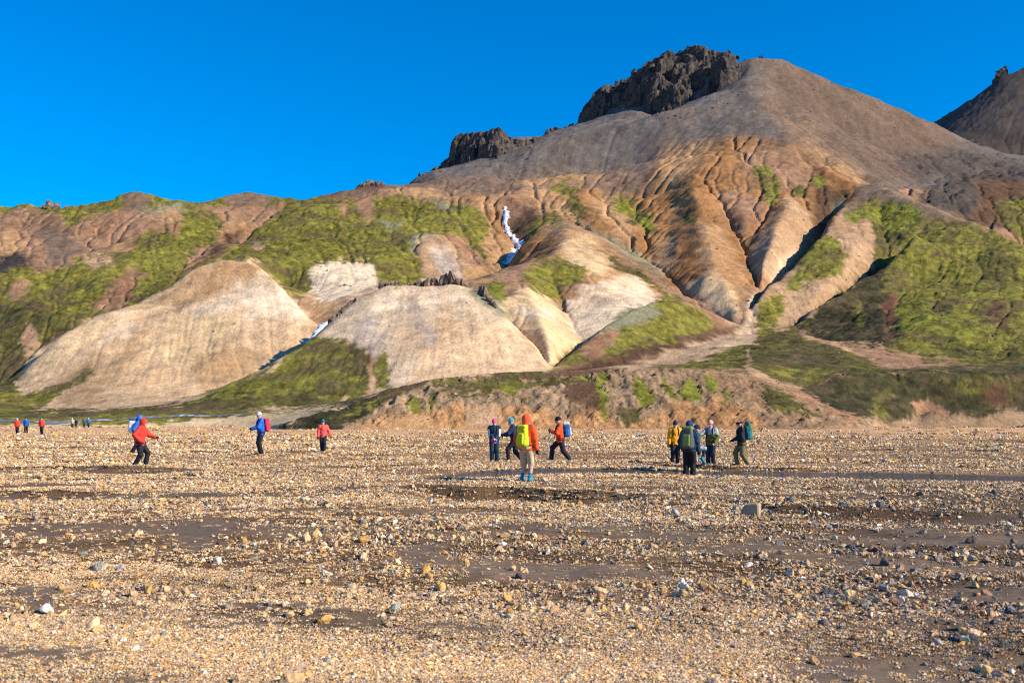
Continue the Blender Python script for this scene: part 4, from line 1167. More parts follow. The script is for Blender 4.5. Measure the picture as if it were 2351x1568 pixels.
# stream crossing the plain
def build_stream():
    xs = np.linspace(SX0 + .3, SX1 - .5, 220)
    V = []
    for x in xs:
        yc = float(np.interp(x, STREAM[0], STREAM[1])); w = float(np.interp(x, STREAM[0], STREAM[2]))
        for k in range(9):
            V.append((x, yc + (k / 4 - 1) * w * 1.25, -.045))
    idx = np.arange(220 * 9).reshape(220, 9)
    Q = np.stack([idx[:-1, :-1], idx[1:, :-1], idx[1:, 1:], idx[:-1, 1:]], -1).reshape(-1, 4)
    m, nt, b = new_mat('stream_water')
    geo = N(nt, 'ShaderNodeNewGeometry')
    mp = N(nt, 'ShaderNodeMapping'); mp.inputs['Scale'].default_value = (1.2, 2.6, 1)
    n1 = N(nt, 'ShaderNodeTexNoise'); n1.inputs['Scale'].default_value = 2.2; n1.inputs['Detail'].default_value = 5; n1.inputs['Roughness'].default_value = .65
    nt.links.new(geo.outputs['Position'], mp.inputs['Vector']); nt.links.new(mp.outputs[0], n1.inputs['Vector'])
    nt.links.new(ramp(nt, n1.outputs[0], [(.42, (.035, .030, .026)), (.60, (.06, .06, .06)), (.70, (.5, .55, .62))]), b.inputs['Base Color'])
    b.inputs['Roughness'].default_value = .12; b.inputs['IOR'].default_value = 1.33
    bp = N(nt, 'ShaderNodeBump'); bp.inputs['Strength'].default_value = .9; bp.inputs['Distance'].default_value = .10
    nt.links.new(n1.outputs[0], bp.inputs['Height']); nt.links.new(bp.outputs[0], b.inputs['Normal'])
    return tag(mesh_np('stream', V, Q, m), kind='structure')
build_stream()

# ------------------------------------------------------------------ stones
STONE_COL = np.array([.93, .925, .93]) * np.array([(.55,.39,.225),(.50,.33,.17),(.54,.31,.10),(.64,.49,.31),(.66,.60,.51),(.27,.25,.23),(.20,.21,.225),(.075,.075,.08),(.26,.12,.065),(.24,.28,.235),(.40,.25,.15),(.56,.37,.16)])
STONE_P = np.array([.22,.16,.11,.19,.075,.06,.045,.04,.025,.006,.10,.10]); STONE_P /= STONE_P.sum()
def stone_material(name, instanced):
    m, nt, b = new_mat(name)
    if instanced:
        at = N(nt, 'ShaderNodeAttribute', attribute_name='scol', attribute_type='INSTANCER'); c = at.outputs['Color']
    else:
        oi = N(nt, 'ShaderNodeObjectInfo'); c = oi.outputs['Color']
    tc = N(nt, 'ShaderNodeTexCoord')
    nz = N(nt, 'ShaderNodeTexNoise'); nz.inputs['Scale'].default_value = 1.6; nz.inputs['Detail'].default_value = 5
    nt.links.new(tc.outputs['Object'], nz.inputs['Vector'])
    k = ramp(nt, nz.outputs[0], [(.3, (.72, .70, .68)), (.5, (1, 1, 1)), (.72, (1.22, 1.2, 1.16))])
    nt.links.new(mixc(nt, 1.0, c, k, 'MULTIPLY'), b.inputs['Base Color'])
    b.inputs['Roughness'].default_value = .85; b.inputs['Specular IOR Level'].default_value = .25
    bp = N(nt, 'ShaderNodeBump'); bp.inputs['Strength'].default_value = .35; bp.inputs['Distance'].default_value = .2
    nt.links.new(nz.outputs[0], bp.inputs['Height']); nt.links.new(bp.outputs[0], b.inputs['Normal'])
    return m
M_STONE_I = stone_material('gravel_stone', True)
M_STONE = stone_material('stone', False)

def stone_mesh(name, seed, mat, k=13, fl=.62, bev=0.10):
    rs = np.random.default_rng(seed)
    bm = chunk(rs, k, 1.0, rs.uniform(.62, .9), fl * rs.uniform(.75, 1.25))
    if bev: bmesh.ops.bevel(bm, geom=list(bm.edges), offset=bev, segments=1, affect='EDGES', profile=.5)
    for f in bm.faces: f.smooth = False
    me = bpy.data.meshes.new(name); bm.to_mesh(me); bm.free()
    me.materials.append(mat)
    return me

def scatter_stones():
    rs = np.random.default_rng(2024)
    n = 300000
    u = rs.uniform(-260, 2610, n); v = V0 + 13 + (1660 - V0 - 13) * rs.random(n) ** 1.0
    Y = on_plain(v); x = (u - U0) / F * Y
    pxm = Y / 995.0
    smin = np.maximum(1.9 * pxm, .015)
    # cobbly bars in the middle distance and on the right, finer wash close by on the left
    coarse = np.clip(sstep(1090, 1150, v) * (1 - sstep(1340, 1420, v)) + sstep(1650, 1950, u) * sstep(1110, 1180, v), 0, 1) * np.clip(.75 + .6 * fbm2(x / 4, Y / 1.6, 3, 97), .1, 1)
    smin = smin * (1 + .45 * coarse)
    s = smin * (1 - rs.random(n)) ** (-1 / (3.2 - .5 * coarse))              # longest half-size grows as a power law
    s = np.minimum(s, .135 * np.exp(rs.normal(0, .25, n))) * .5
    keep = rs.random(n) < np.clip((.05 / smin) ** .55, .0, 1.0)
    keep &= rs.random(n) > sstep(55, 105, Y) * .85
    # gravel bars are stonier than the silt between them
    bars = fbm2(x / 5.5, Y / 1.9, 4, 91)
    keep &= rs.random(n) < np.clip(.70 + .8 * bars, .12, 1.0)
    m, wet = sand_mask(x, Y)
    keep &= ~((m | wet) & (rs.random(n) > .10))
    keep &= rs.random(n) > silt_streaks(x, Y) * .72
    fine = (v > 1395) & (rs.random(n) < sstep(1395, 1470, v) * .55) & (u < 1700)
    keep &= ~fine
    u, v, x, Y, s = (q[keep] for q in (u, v, x, Y, s))
    ci = rs.choice(len(STONE_COL), len(s), p=STONE_P)
    dull = rs.random(len(s)) < .55 * sstep(1650, 2100, u) * sstep(1120, 1200, v)      # darker stone colours on the right stand in for their shaded sides
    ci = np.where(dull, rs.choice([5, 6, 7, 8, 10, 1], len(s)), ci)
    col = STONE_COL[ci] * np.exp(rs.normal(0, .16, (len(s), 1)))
    z = ground_z(x, Y) + s * .16
    rot = np.stack([rs.normal(0, .35, len(s)), rs.normal(0, .35, len(s)), rs.uniform(0, 6.28, len(s))], 1)
    shape = rs.integers(0, 10, len(s))
    sc = np.stack([s * rs.uniform(.85, 1.25, len(s)), s * rs.uniform(.6, 1.1, len(s)), s * rs.uniform(.75, 1.5, len(s))], 1)
    show = s / pxm[keep] * ((u > -10) & (u < 2360) & (v < 1575))
    order = np.argsort(-show)
    return x, Y, z, s, rot, sc, shape, col, order
sx_, sy_, sz_, ss_, srot, sscl, sshp, scol, sord = scatter_stones()

# stones one can pick out singly, placed by hand: (u, v, width in image pixels, colour)
HAND = [(1012,1325,46,(.56,.33,.12)),(975,1305,40,(.56,.32,.10)),(985,1312,30,(.52,.30,.12)),(523,1372,44,(.27,.235,.185)),(372,1350,46,(.55,.39,.2)),(110,1378,52,(.72,.66,.58)),(745,1396,48,(.50,.28,.09)),(708,1388,30,(.54,.37,.16)),
        (665,1388,32,(.56,.40,.20)),(900,1332,22,(.07,.065,.06)),(958,1372,22,(.46,.22,.08)),(908,1378,34,(.27,.31,.265)),(700,1170,30,(.60,.48,.33)),(1195,1306,30,(.10,.08,.075)),(2085,1262,40,(.52,.36,.18)),(2230,1240,44,(.10,.08,.07)),
        (1935,1252,34,(.55,.40,.2)),(2030,1292,40,(.09,.08,.08)),(2240,1330,30,(.5,.32,.15)),(2080,1362,50,(.62,.52,.4)),(1905,1360,36,(.09,.09,.095)),(1950,1364,40,(.56,.42,.22)),(2195,1465,40,(.10,.11,.125)),(2215,1470,34,(.6,.48,.32)),
        (1960,1490,36,(.48,.28,.13)),(1870,1500,38,(.45,.27,.12)),(1640,1545,42,(.5,.36,.24)),(2330,1240,30,(.12,.1,.08)),(2020,1175,28,(.13,.12,.12)),(1690,1170,22,(.36,.34,.32)),(1205,1420,30,(.53,.31,.12)),(1440,1368,30,(.56,.44,.28)),
        (1385,1372,28,(.54,.38,.17)),(1345,1372,26,(.5,.36,.12)),(280,1295,34,(.34,.34,.34)),(240,1290,34,(.42,.34,.25)),(500,1280,34,(.66,.6,.52)),(1500,1258,30,(.45,.30,.17)),(1550,1180,26,(.42,.40,.37)),(2110,1145,30,(.14,.13,.12)),(2285,1140,30,(.11,.11,.11)),
        (545,1535,46,(.5,.33,.18)),(700,1520,40,(.54,.33,.15)),(155,1545,40,(.07,.075,.085)),(1530,1580,36,(.12,.1,.085)),(1700,1440,30,(.55,.42,.25))]
def place_stones():
    rs = np.random.default_rng(55)
    protos = [stone_mesh('stone_shape', 300 + i, M_STONE, 15, .66, .08) for i in range(14)]
    big = sord[:300 - len(HAND)]
    for q in range(300):
        if q < len(HAND):
            u, v, w, c = HAND[q]; Y = on_plain(v); x = (u - U0) / F * Y; s = w / F * Y * .5
            z = float(ground_z(np.array([x]), np.array([Y]))[0]) + s * .25
            rot = (rs.normal(0, .3), rs.normal(0, .3), rs.uniform(0, 6.28)); scl = (s, s * rs.uniform(.8, 1.1), s * rs.uniform(.9, 1.2))
        else:
            i = big[q - len(HAND)]
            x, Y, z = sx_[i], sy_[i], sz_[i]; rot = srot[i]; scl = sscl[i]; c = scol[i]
        o = bpy.data.objects.new('stone', protos[int(rs.integers(0, 14))])
        COL.objects.link(o)
        o.location = (x, Y, z); o.rotation_euler = tuple(float(a) for a in rot); o.scale = tuple(float(a) for a in scl)
        o.color = (*[float(min(1, a)) for a in c], 1)
        o.parent = PLAIN
    return set(int(i) for i in big)
used = place_stones()

def strew_group(protos):
    ng = bpy.data.node_groups.new('strew_stones', 'GeometryNodeTree')
    ng.interface.new_socket('Geometry', in_out='INPUT', socket_type='NodeSocketGeometry')
    ng.interface.new_socket('Geometry', in_out='OUTPUT', socket_type='NodeSocketGeometry')
    gi = ng.nodes.new('NodeGroupInput'); go = ng.nodes.new('NodeGroupOutput')
    ip = ng.nodes.new('GeometryNodeInstanceOnPoints'); ci = ng.nodes.new('GeometryNodeCollectionInfo')
    ci.inputs['Collection'].default_value = protos; ci.inputs['Separate Children'].default_value = True; ci.inputs['Reset Children'].default_value = True
    ip.inputs['Pick Instance'].default_value = True
    def attr(name, t):
        n = ng.nodes.new('GeometryNodeInputNamedAttribute'); n.data_type = t; n.inputs['Name'].default_value = name
        return [s for s in n.outputs if s.enabled][0]
    er = ng.nodes.new('FunctionNodeEulerToRotation')
    ng.links.new(attr('rot', 'FLOAT_VECTOR'), er.inputs[0]); ng.links.new(er.outputs[0], ip.inputs['Rotation'])
    ng.links.new(attr('scl', 'FLOAT_VECTOR'), ip.inputs['Scale']); ng.links.new(attr('shape', 'INT'), ip.inputs['Instance Index'])
    ng.links.new(gi.outputs[0], ip.inputs['Points']); ng.links.new(ci.outputs[0], ip.inputs['Instance']); ng.links.new(ip.outputs[0], go.inputs[0])
    return ng

def gravel_stuff():
    keep = np.array([i for i in range(len(ss_)) if i not in used])
    me = bpy.data.meshes.new('gravel_stones')
    me.vertices.add(len(keep)); me.vertices.foreach_set('co', np.stack([sx_, sy_, sz_], 1)[keep].astype(np.float32).ravel())
    a = me.attributes.new('rot', 'FLOAT_VECTOR', 'POINT'); a.data.foreach_set('vector', srot[keep].astype(np.float32).ravel())
    a = me.attributes.new('scl', 'FLOAT_VECTOR', 'POINT'); a.data.foreach_set('vector', sscl[keep].astype(np.float32).ravel())
    a = me.attributes.new('shape', 'INT', 'POINT'); a.data.foreach_set('value', sshp[keep].astype(np.int32))
    a = me.attributes.new('scol', 'FLOAT_COLOR', 'POINT')
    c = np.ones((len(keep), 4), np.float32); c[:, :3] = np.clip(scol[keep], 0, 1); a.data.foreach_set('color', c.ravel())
    o = bpy.data.objects.new('gravel_stones', me); COL.objects.link(o)
    protos = bpy.data.collections.new('stone_shapes')
    for i in range(10):
        po = bpy.data.objects.new('stone_shape', stone_mesh('gravel_shape', 500 + i, M_STONE_I, 11, .6, 0)); protos.objects.link(po)
    md = o.modifiers.new('strew', 'NODES'); md.node_group = strew_group(protos)
    tag(o, 'tan, ochre and grey stones strewn over the gravel plain', 'gravel', kind='stuff')
gravel_stuff()

def fine_gravel():
    """handfuls of small pebbles, each a little mesh of its own colours, strewn thickly between the stones"""
    rs = np.random.default_rng(31)
    m, nt, b = new_mat('pebbles')
    vc = N(nt, 'ShaderNodeVertexColor', layer_name='tint')
    oi = N(nt, 'ShaderNodeAttribute', attribute_name='scol', attribute_type='INSTANCER')
    nt.links.new(mixc(nt, 1.0, vc.outputs['Color'], oi.outputs['Color'], 'MULTIPLY'), b.inputs['Base Color'])
    b.inputs['Roughness'].default_value = .88; b.inputs['Specular IOR Level'].default_value = .2
    protos = bpy.data.collections.new('pebble_handfuls')
    for i in range(10):
        bm = bmesh.new(); cl = bm.verts.layers.float_color.new('tint')
        for k in range(26):
            r = math.sqrt(rs.random()) * 5.2; a = rs.uniform(0, 6.28)
            s = .62 * (1 - rs.random()) ** (-1 / 3.2); s = min(s, 1.9)
            c = chunk(rs, 8, s, s * rs.uniform(.65, .95), s * rs.uniform(.45, .8))
            c.transform(Matrix.Translation((r * math.cos(a), r * math.sin(a), s * .22)) @ Matrix.Rotation(rs.uniform(0, 6.28), 4, 'Z') @ Matrix.Rotation(rs.normal(0, .4), 4, 'X'))
            tmp = bpy.data.meshes.new('tmp'); c.to_mesh(tmp); c.free()
            n0 = len(bm.verts); bm.from_mesh(tmp); bpy.data.meshes.remove(tmp)
            bm.verts.ensure_lookup_table()
            col = STONE_COL[rs.choice(len(STONE_COL), p=STONE_P)] * math.exp(rs.normal(0, .2))
            for v in bm.verts[n0:]: v[cl] = (*[min(1, float(q)) for q in col], 1)
        me = bpy.data.meshes.new('pebble_handful'); bm.to_mesh(me); bm.free(); me.materials.append(m)
        protos.objects.link(bpy.data.objects.new('pebble_handful', me))
    n = 120000
    u = rs.uniform(-260, 2610, n); v = V0 + 12 + (1680 - V0 - 12) * rs.random(n)
    Y = on_plain(v); x = (u - U0) / F * Y
    pxm = Y / 995.0
    mk, wet = sand_mask(x, Y)
    bars = fbm2(x / 7, Y / 2.2, 4, 95)
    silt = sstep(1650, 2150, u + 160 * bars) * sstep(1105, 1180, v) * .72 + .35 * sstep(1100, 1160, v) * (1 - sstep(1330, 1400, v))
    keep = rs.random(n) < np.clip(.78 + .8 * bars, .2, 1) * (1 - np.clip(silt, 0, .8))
    keep &= ~(mk & (rs.random(n) > .34)) & ~wet
    keep &= rs.random(n) > silt_streaks(x, Y) * .74
    keep &= rs.random(n) > sstep(70, 120, Y) * .8
    x, Y, pxm, bars = x[keep], Y[keep], pxm[keep], bars[keep]
    sz = np.maximum(pxm * 1.15, .0085) * np.clip(1 + .45 * bars, .6, 1.6) * np.exp(rs.normal(0, .18, len(x)))
    me = bpy.data.meshes.new('fine_gravel'); me.vertices.add(len(x))
    me.vertices.foreach_set('co', np.stack([x, Y, ground_z(x, Y)], 1).astype(np.float32).ravel())
    at = me.attributes.new('rot', 'FLOAT_VECTOR', 'POINT'); at.data.foreach_set('vector', np.stack([x * 0, x * 0, rs.uniform(0, 6.28, len(x))], 1).astype(np.float32).ravel())
    at = me.attributes.new('scl', 'FLOAT_VECTOR', 'POINT'); at.data.foreach_set('vector', np.stack([sz, sz, sz], 1).astype(np.float32).ravel())
    at = me.attributes.new('shape', 'INT', 'POINT'); at.data.foreach_set('value', rs.integers(0, 10, len(x)).astype(np.int32))
    at = me.attributes.new('scol', 'FLOAT_COLOR', 'POINT')
    t = np.exp(rs.normal(0, .12, len(x))) * np.clip(1 + .18 * fbm2(x / 3, Y / 1.2, 3, 96), .6, 1.4)
    c = np.ones((len(x), 4), np.float32); c[:, :3] = t[:, None]; at.data.foreach_set('color', c.ravel())
    o = bpy.data.objects.new('fine_gravel', me); COL.objects.link(o)
    md = o.modifiers.new('strew', 'NODES'); md.node_group = strew_group(protos)
    tag(o, 'fine tan and grey pebbles covering the gravel plain', 'gravel', kind='stuff')
fine_gravel()

# the boulder
def boulder():
    Y = on_plain(1186); x = (1722 - U0) / F * Y
    bm = bmesh.new()
    pts = [(-.17,-.13,-.06),(.17,-.15,-.06),(.19,.12,-.06),(-.15,.14,-.06),(-.10,-.11,.17),(.16,-.13,.20),(.20,.09,.21),(-.06,.12,.19),(-.18,.0,.05),(.21,-.02,.08)]
    for p in pts: bm.verts.new(p)
    r = bmesh.ops.convex_hull(bm, input=bm.verts)
    bmesh.ops.bevel(bm, geom=list(bm.edges), offset=.014, segments=2, affect='EDGES')
    bmesh.ops.recalc_face_normals(bm, faces=bm.faces)
    me = bpy.data.meshes.new('boulder'); bm.to_mesh(me); bm.free()
    me.materials.append(M_STONE)
    o = bpy.data.objects.new('boulder', me); COL.objects.link(o)
    o.location = (x, Y, float(ground_z(np.array([x]), np.array([Y]))[0]) + .03); o.scale = (.88, .88, .86); o.color = (.36, .27, .17, 1); o.rotation_euler = (0, 0, -.35)
    tag(o, 'large squarish tan boulder lying alone on the gravel, right of centre', 'boulder')
boulder()
# ------------------------------------------------------------------ figures
CLOTH = {}
def cloth(col, rough=.8, noise=.12, key=None):
    k = (tuple(round(c, 3) for c in col), rough)
    if k not in CLOTH: CLOTH[k] = flat_mat('cloth_%d' % len(CLOTH), col, rough, .25, noise, 14.0, .25)
    return CLOTH[k]
SKIN = flat_mat('skin', (.55, .33, .24), .55, .35, .06, 20)
HAIR = flat_mat('hair', (.035, .024, .018), .6, .3, .25, 60)
DARK = flat_mat('dark_lens', (.012, .012, .015), .15, .5, .05, 20)
BLACK = (.014, .015, .019)

def v3(*a): return np.array(a, float)
def capsule(P, a, b, ra, rb):
    ab = b - a; t = np.clip(((P - a) @ ab) / max(ab @ ab, 1e-9), 0, 1)
    return np.linalg.norm(P - a - t[..., None] * ab, axis=-1) - (ra + (rb - ra) * t)
def ellip(P, c, r, R=None):
    q = P - c
    if R is not None: q = q @ R
    k = np.linalg.norm(q / r, axis=-1)
    return (k - 1) * min(r)
def rbox(P, c, hs, r, R=None):
    q = P - c
    if R is not None: q = q @ R
    q = np.abs(q) - (np.asarray(hs) - r)
    return np.linalg.norm(np.maximum(q, 0), axis=-1) + np.minimum(q.max(-1), 0) - r
def smin(ds, k):
    d = ds[0]
    for e in ds[1:]:
        h = np.clip(.5 + .5 * (e - d) / k, 0, 1)
        d = e + (d - e) * h - k * h * (1 - h)
    return d
def joint(a, b, l1, l2, pole):
    """two-bone reach from a to b, bending towards pole"""
    d = b - a; L_ = np.linalg.norm(d)
    if L_ > (l1 + l2) * .998: b = a + d / L_ * (l1 + l2) * .998; d = b - a; L_ = np.linalg.norm(d)
    n = d / L_
    x = (l1 * l1 - l2 * l2 + L_ * L_) / (2 * L_); h = math.sqrt(max(l1 * l1 - x * x, 0))
    p = pole - n * (pole @ n); p /= np.linalg.norm(p) + 1e-9
    return a + n * x + p * h, b

def grid_mesh(fn, lo, hi, h):
    n = [int((b - a) / h) + 2 for a, b in zip(lo, hi)]
    G = np.stack(np.meshgrid(*[lo[k] + h * np.arange(n[k]) for k in range(3)], indexing='ij'), -1)
    # coarse look first, then only the shell round the surface is worked out finely
    st = 4
    big = min(n) > 24
    if big:
        C = G[::st, ::st, ::st]
        fc = fn(C.reshape(-1, 3))[0].reshape(C.shape[:3])
        near = np.abs(fc) < h * st * 2.2
        nb = near.copy()
        nb[1:] |= near[:-1]; nb[:-1] |= near[1:]; nb[:, 1:] |= nb[:, :-1].copy(); nb[:, :-1] |= nb[:, 1:].copy(); nb[:, :, 1:] |= nb[:, :, :-1].copy(); nb[:, :, :-1] |= nb[:, :, 1:].copy()
        up = lambda A: np.repeat(np.repeat(np.repeat(A, st, 0), st, 1), st, 2)[:n[0], :n[1], :n[2]]
        m = up(nb)
        f = np.where(up(fc) < 0, -1.0, 1.0)
        fv, lv = fn(G[m])
        f[m] = fv
        lab = None
        if lv is not None: lab = np.zeros(f.shape, int); lab[m] = lv
    else:
        f, lab = fn(G.reshape(-1, 3)); f = f.reshape(n); lab = None if lab is None else lab.reshape(n)
    P, Q = surface_nets(f, lo, h)
    if lab is not None:
        c = (P[Q].mean(1) - np.asarray(lo)) / h
        c = np.clip(np.rint(c).astype(int), 0, np.array(n) - 1)
        lab = lab[c[:, 0], c[:, 1], c[:, 2]]
    return P, Q, lab

def tube(path, r, n=8, flat=1.0):
    path = [np.asarray(p, float) for p in path]
    V, Q = [], []
    for i, p in enumerate(path):
        t = path[min(i + 1, len(path) - 1)] - path[max(i - 1, 0)]; t = t / (np.linalg.norm(t) + 1e-9)
        x = np.cross(t, [0, 0, 1.0]) if abs(t[2]) < .9 else np.cross(t, [0, 1.0, 0]); x /= np.linalg.norm(x); y = np.cross(t, x)
        rr = r[i] if hasattr(r, '__len__') else r
        for k in range(n):
            a = 2 * math.pi * k / n
            V.append(p + (x * math.cos(a) + y * math.sin(a) * flat) * rr)
    m = len(path)
    for i in range(m - 1):
        for k in range(n):
            Q.append((i*n + k, i*n + (k+1) % n, (i+1)*n + (k+1) % n, (i+1)*n + k))
    c0 = len(V); V.append(path[0]); V.append(path[-1])
    T = [(c0, (k+1) % n, k, k) for k in range(n)]
    return np.array(V), np.array([list(q) for q in Q]), (n, m)

def tube_obj(name, path, r, mat, parent=None, n=8, flat=1.0):
    V, Q, _ = tube(path, r, n, flat)
    bm = bmesh.new()
    vs = [bm.verts.new(v) for v in V[:-2]]
    for q in Q: bm.faces.new([vs[i] for i in q])
    bm.faces.new(vs[:n][::-1]); bm.faces.new(vs[-n:])
    bmesh.ops.recalc_face_normals(bm, faces=bm.faces)
    for f in bm.faces: f.smooth = True
    me = bpy.data.meshes.new(name); bm.to_mesh(me); bm.free(); me.materials.append(mat)
    o = bpy.data.objects.new(name, me); COL.objects.link(o)
    if parent: o.parent = parent
    return o

# two hands, fingers pointing down -Z, palm towards +Y, thumb on -X; one relaxed, one closed round a grip
def hand_mesh(grip):
    fx = (-.033, -.011, .011, .031); ln = (.070, .078, .072, .056)
    def fn(P):
        palm = rbox(P, v3(0, 0, -.045), (.042, .016, .046), .014)
        ds = [palm]
        for x, l in zip(fx, ln):
            a = v3(x, 0, -.088)
            if grip: b = v3(x * .95, .032, -.108); c = v3(x * .9, .050, -.082); d = v3(x * .9, .036, -.060)
            else: b = v3(x * 1.1, .008, -.088 - l * .5); c = v3(x * 1.1, .024, -.088 - l * .8); d = v3(x * 1.05, .036, -.088 - l * .98)
            ds.append(np.minimum(np.minimum(capsule(P, a, b, .0100, .0095), capsule(P, b, c, .0095, .009)), capsule(P, c, d, .009, .008)))
        t0 = v3(-.036, .004, -.028); t1 = v3(-.062, .020, -.058); t2 = (v3(-.040, .050, -.082) if grip else v3(-.064, .030, -.092))
        ds.append(np.minimum(capsule(P, t0, t1, .015, .012), capsule(P, t1, t2, .012, .009)))
        ds.append(capsule(P, v3(0, 0, .04), v3(0, 0, -.02), .026, .028))
        return smin(ds, .008), None
    P, Q, _ = grid_mesh(fn, (-.095, -.05, -.19), (.07, .085, .085), .0055)
    me = bpy.data.meshes.new('hand')
    me.from_pydata(P.tolist(), [], Q.tolist()); me.polygons.foreach_set('use_smooth', np.full(len(Q), True)); me.update()
    me.materials.append(SKIN)
    return me
HAND_ME = {False: hand_mesh(False), True: hand_mesh(True)}

def place_hand(parent, wrist, elbow, fwd, grip, mat, s, mirror):
    o = bpy.data.objects.new('hand', HAND_ME[grip]); COL.objects.link(o); o.parent = parent
    d = Vector(wrist - elbow).normalized(); z = -d
    y = Vector(fwd) - Vector(fwd).dot(z) * z
    if y.length < .05: y = Vector((0, 0, 1)) - z * z.z
    y.normalize(); x = y.cross(z)
    M = Matrix((x, y, z)).transposed().to_4x4()
    o.matrix_local = Matrix.Translation(Vector(wrist)) @ M @ Matrix.Diagonal((-s if mirror else s, s, s, 1))
    o.material_slots[0].link = 'OBJECT'; o.material_slots[0].material = mat
    return o

def person(label, u, v, H, heading, pose=None, jacket=(.5, .1, .05), trousers=BLACK, boots=(.05, .05, .055), hat=None, hatc=(.1, .1, .1), gloves=None, legs='long', socks=None,
           yoke=None, hem=None, glasses=False, hair=False, h=.0135, group=None, dz=0.0, Y=None, stripe=None, sleeve=None, fat=1.0, bun=False, shin=None, fist=(False, False)):
    ps = dict(fl=(-.10, .0, .085), fr=(.10, .0, .085), lean=3, hl=(-.27, .06, .86), hr=(.27, .06, .86), hip=(0, 0), hz=.92, yaw=0, nod=5, kl=None, kr=None)
    ps.update(pose or {})
    ln = math.radians(ps['lean'])
    tv = v3(0, math.sin(ln), math.cos(ln)); fv = v3(0, math.cos(ln), -math.sin(ln)); xv = v3(1, 0, 0)
    P0 = v3(ps['hip'][0], ps['hip'][1], ps['hz'])
    at = lambda x, f, t: P0 + xv * x + fv * f + tv * t
    RT = np.stack([xv, fv, tv], 1)
    hipl, hipr = P0 + v3(-.088, 0, -.02), P0 + v3(.088, 0, -.02)
    kn = {}
    for s, hp, key in ((-1, hipl, 'fl'), (1, hipr, 'fr')):
        pole = v3(.06 * s, 1, .05)
        kn[s] = joint(hp, v3(*ps[key]), .425, .415, pole)
    shl, shr = at(-.20, 0, .47), at(.20, 0, .47)
    el = {}
    for s, sh, key in ((-1, shl, 'hl'), (1, shr, 'hr')):
        el[s] = joint(sh, v3(*ps[key]), .285, .255, v3(.5 * s, -.8, -.35))
    yw, nd = math.radians(ps['yaw']), math.radians(ps['nod'])
    hf = v3(math.sin(yw) * math.cos(nd), math.cos(yw) * math.cos(nd), -math.sin(nd)); hx = v3(math.cos(yw), -math.sin(yw), 0); hu = np.cross(hx, hf)
    HR = np.stack([hx, hf, hu], 1)
    HC = at(0, .025, .555) + hu * .125
    hp = lambda x, y, z: HC + hx * x + hf * y + hu * z
    mats = []
    def mi(m):
        if m not in mats: mats.append(m)
        return mats.index(m)
    m_j, m_t, m_b, m_s = mi(cloth(jacket)), mi(cloth(trousers)), mi(cloth(boots, .7)), mi(SKIN)
    m_hat = mi(cloth(hatc)); m_hair = mi(HAIR); m_dark = mi(DARK)
    m_sock = mi(cloth(socks)) if socks else m_s
    m_sk = mi(cloth(shin)) if shin else m_s
    m_hem = mi(cloth(hem)) if hem else None
    m_yoke = mi(cloth(yoke)) if yoke else None
    m_stripe = mi(cloth(stripe)) if stripe else None
    m_sl = mi(cloth(sleeve)) if sleeve else m_j
    def fn(P):
        D = []
        fold = (.011 * noise3(P[..., 0] * 11, P[..., 1] * 11, P[..., 2] * 8, 3) + .006 * noise3(P[..., 0] * 26, P[..., 1] * 26, P[..., 2] * 18, 4))
        # head and neck
        head = smin([ellip(P, hp(0, -.008, .02), (.076, .094, .105), HR), ellip(P, hp(0, .025, -.055), (.056, .062, .062), HR)], .03)
        nose = capsule(P, hp(0, .088, .0), hp(0, .104, -.026), .010, .014)
        ears = np.minimum(ellip(P, hp(-.078, -.005, -.01), (.012, .022, .03), HR), ellip(P, hp(.078, -.005, -.01), (.012, .022, .03), HR))
        D.append((m_s, np.minimum(smin([head, nose], .012), ears)))
        D.append((m_s, capsule(P, at(0, -.005, .47), hp(0, -.01, -.06), .058, .054)))
        if glasses: D.append((m_dark, np.minimum(ellip(P, hp(-.034, .082, .018), (.034, .02, .022), HR), ellip(P, hp(.034, .082, .018), (.034, .02, .022), HR))))
        else: D.append((m_dark, np.minimum(ellip(P, hp(-.032, .081, .014), (.014, .009, .009), HR), ellip(P, hp(.032, .081, .014), (.014, .009, .009), HR))))
        D.append((m_s, ellip(P, hp(0, .080, -.062), (.024, .010, .008), HR)))
        if hair: D.append((m_hair, smin([ellip(P, hp(0, -.022, .03), (.088, .098, .108), HR), capsule(P, hp(0, -.08, -.02), hp(.02, -.09, -.17), .055, .03)], .03)))
        if bun: D.append((m_hair, ellip(P, hp(0, -.12, .03), (.045, .05, .045), HR)))
        if hat in ('beanie', 'pompom', 'band'):
            e = ellip(P, hp(0, -.014, .050), (.098, .116, .128), HR)
            zz = (P - HC) @ hu; yy = (P - HC) @ hf
            d = np.maximum(e, .028 - .10 * yy - zz)
            if hat == 'band': d = np.maximum(d, zz - .095)
            rim = np.maximum(ellip(P, hp(0, -.012, .040), (.105, .123, .130), HR), np.abs(zz - .055 - .10 * yy) - .026)
            d = np.minimum(d, rim)
            if hat == 'pompom': d = np.minimum(d, ellip(P, hp(0, -.01, .175), (.034, .034, .034), HR))
            D.append((m_hat, d))
        if hat == 'cap':
            e = ellip(P, hp(0, -.005, .035), (.090, .108, .11), HR)
            D.append((m_hat, np.minimum(np.maximum(e, .03 - ((P - HC) @ hu)), ellip(P, hp(0, .11, .045), (.07, .07, .012), HR))))
        if hat == 'hood':
            e = smin([ellip(P, hp(0, -.02, .02), (.112, .130, .145), HR), capsule(P, hp(0, -.05, -.10), at(0, -.03, .50), .085, .105)], .05)
            op = ellip(P, hp(0, .125, -.015), (.074, .11, .105), HR)
            D.append((m_hat, np.maximum(e, -op)))
        # torso garment
        Q = P @ RT; Q0 = P0 @ RT
        Pf = Q - Q0; Pf = Pf * np.array([1, 1.36, 1]); T = lambda x, f, t: v3(x, f * 1.36, t)
        f_ = fat
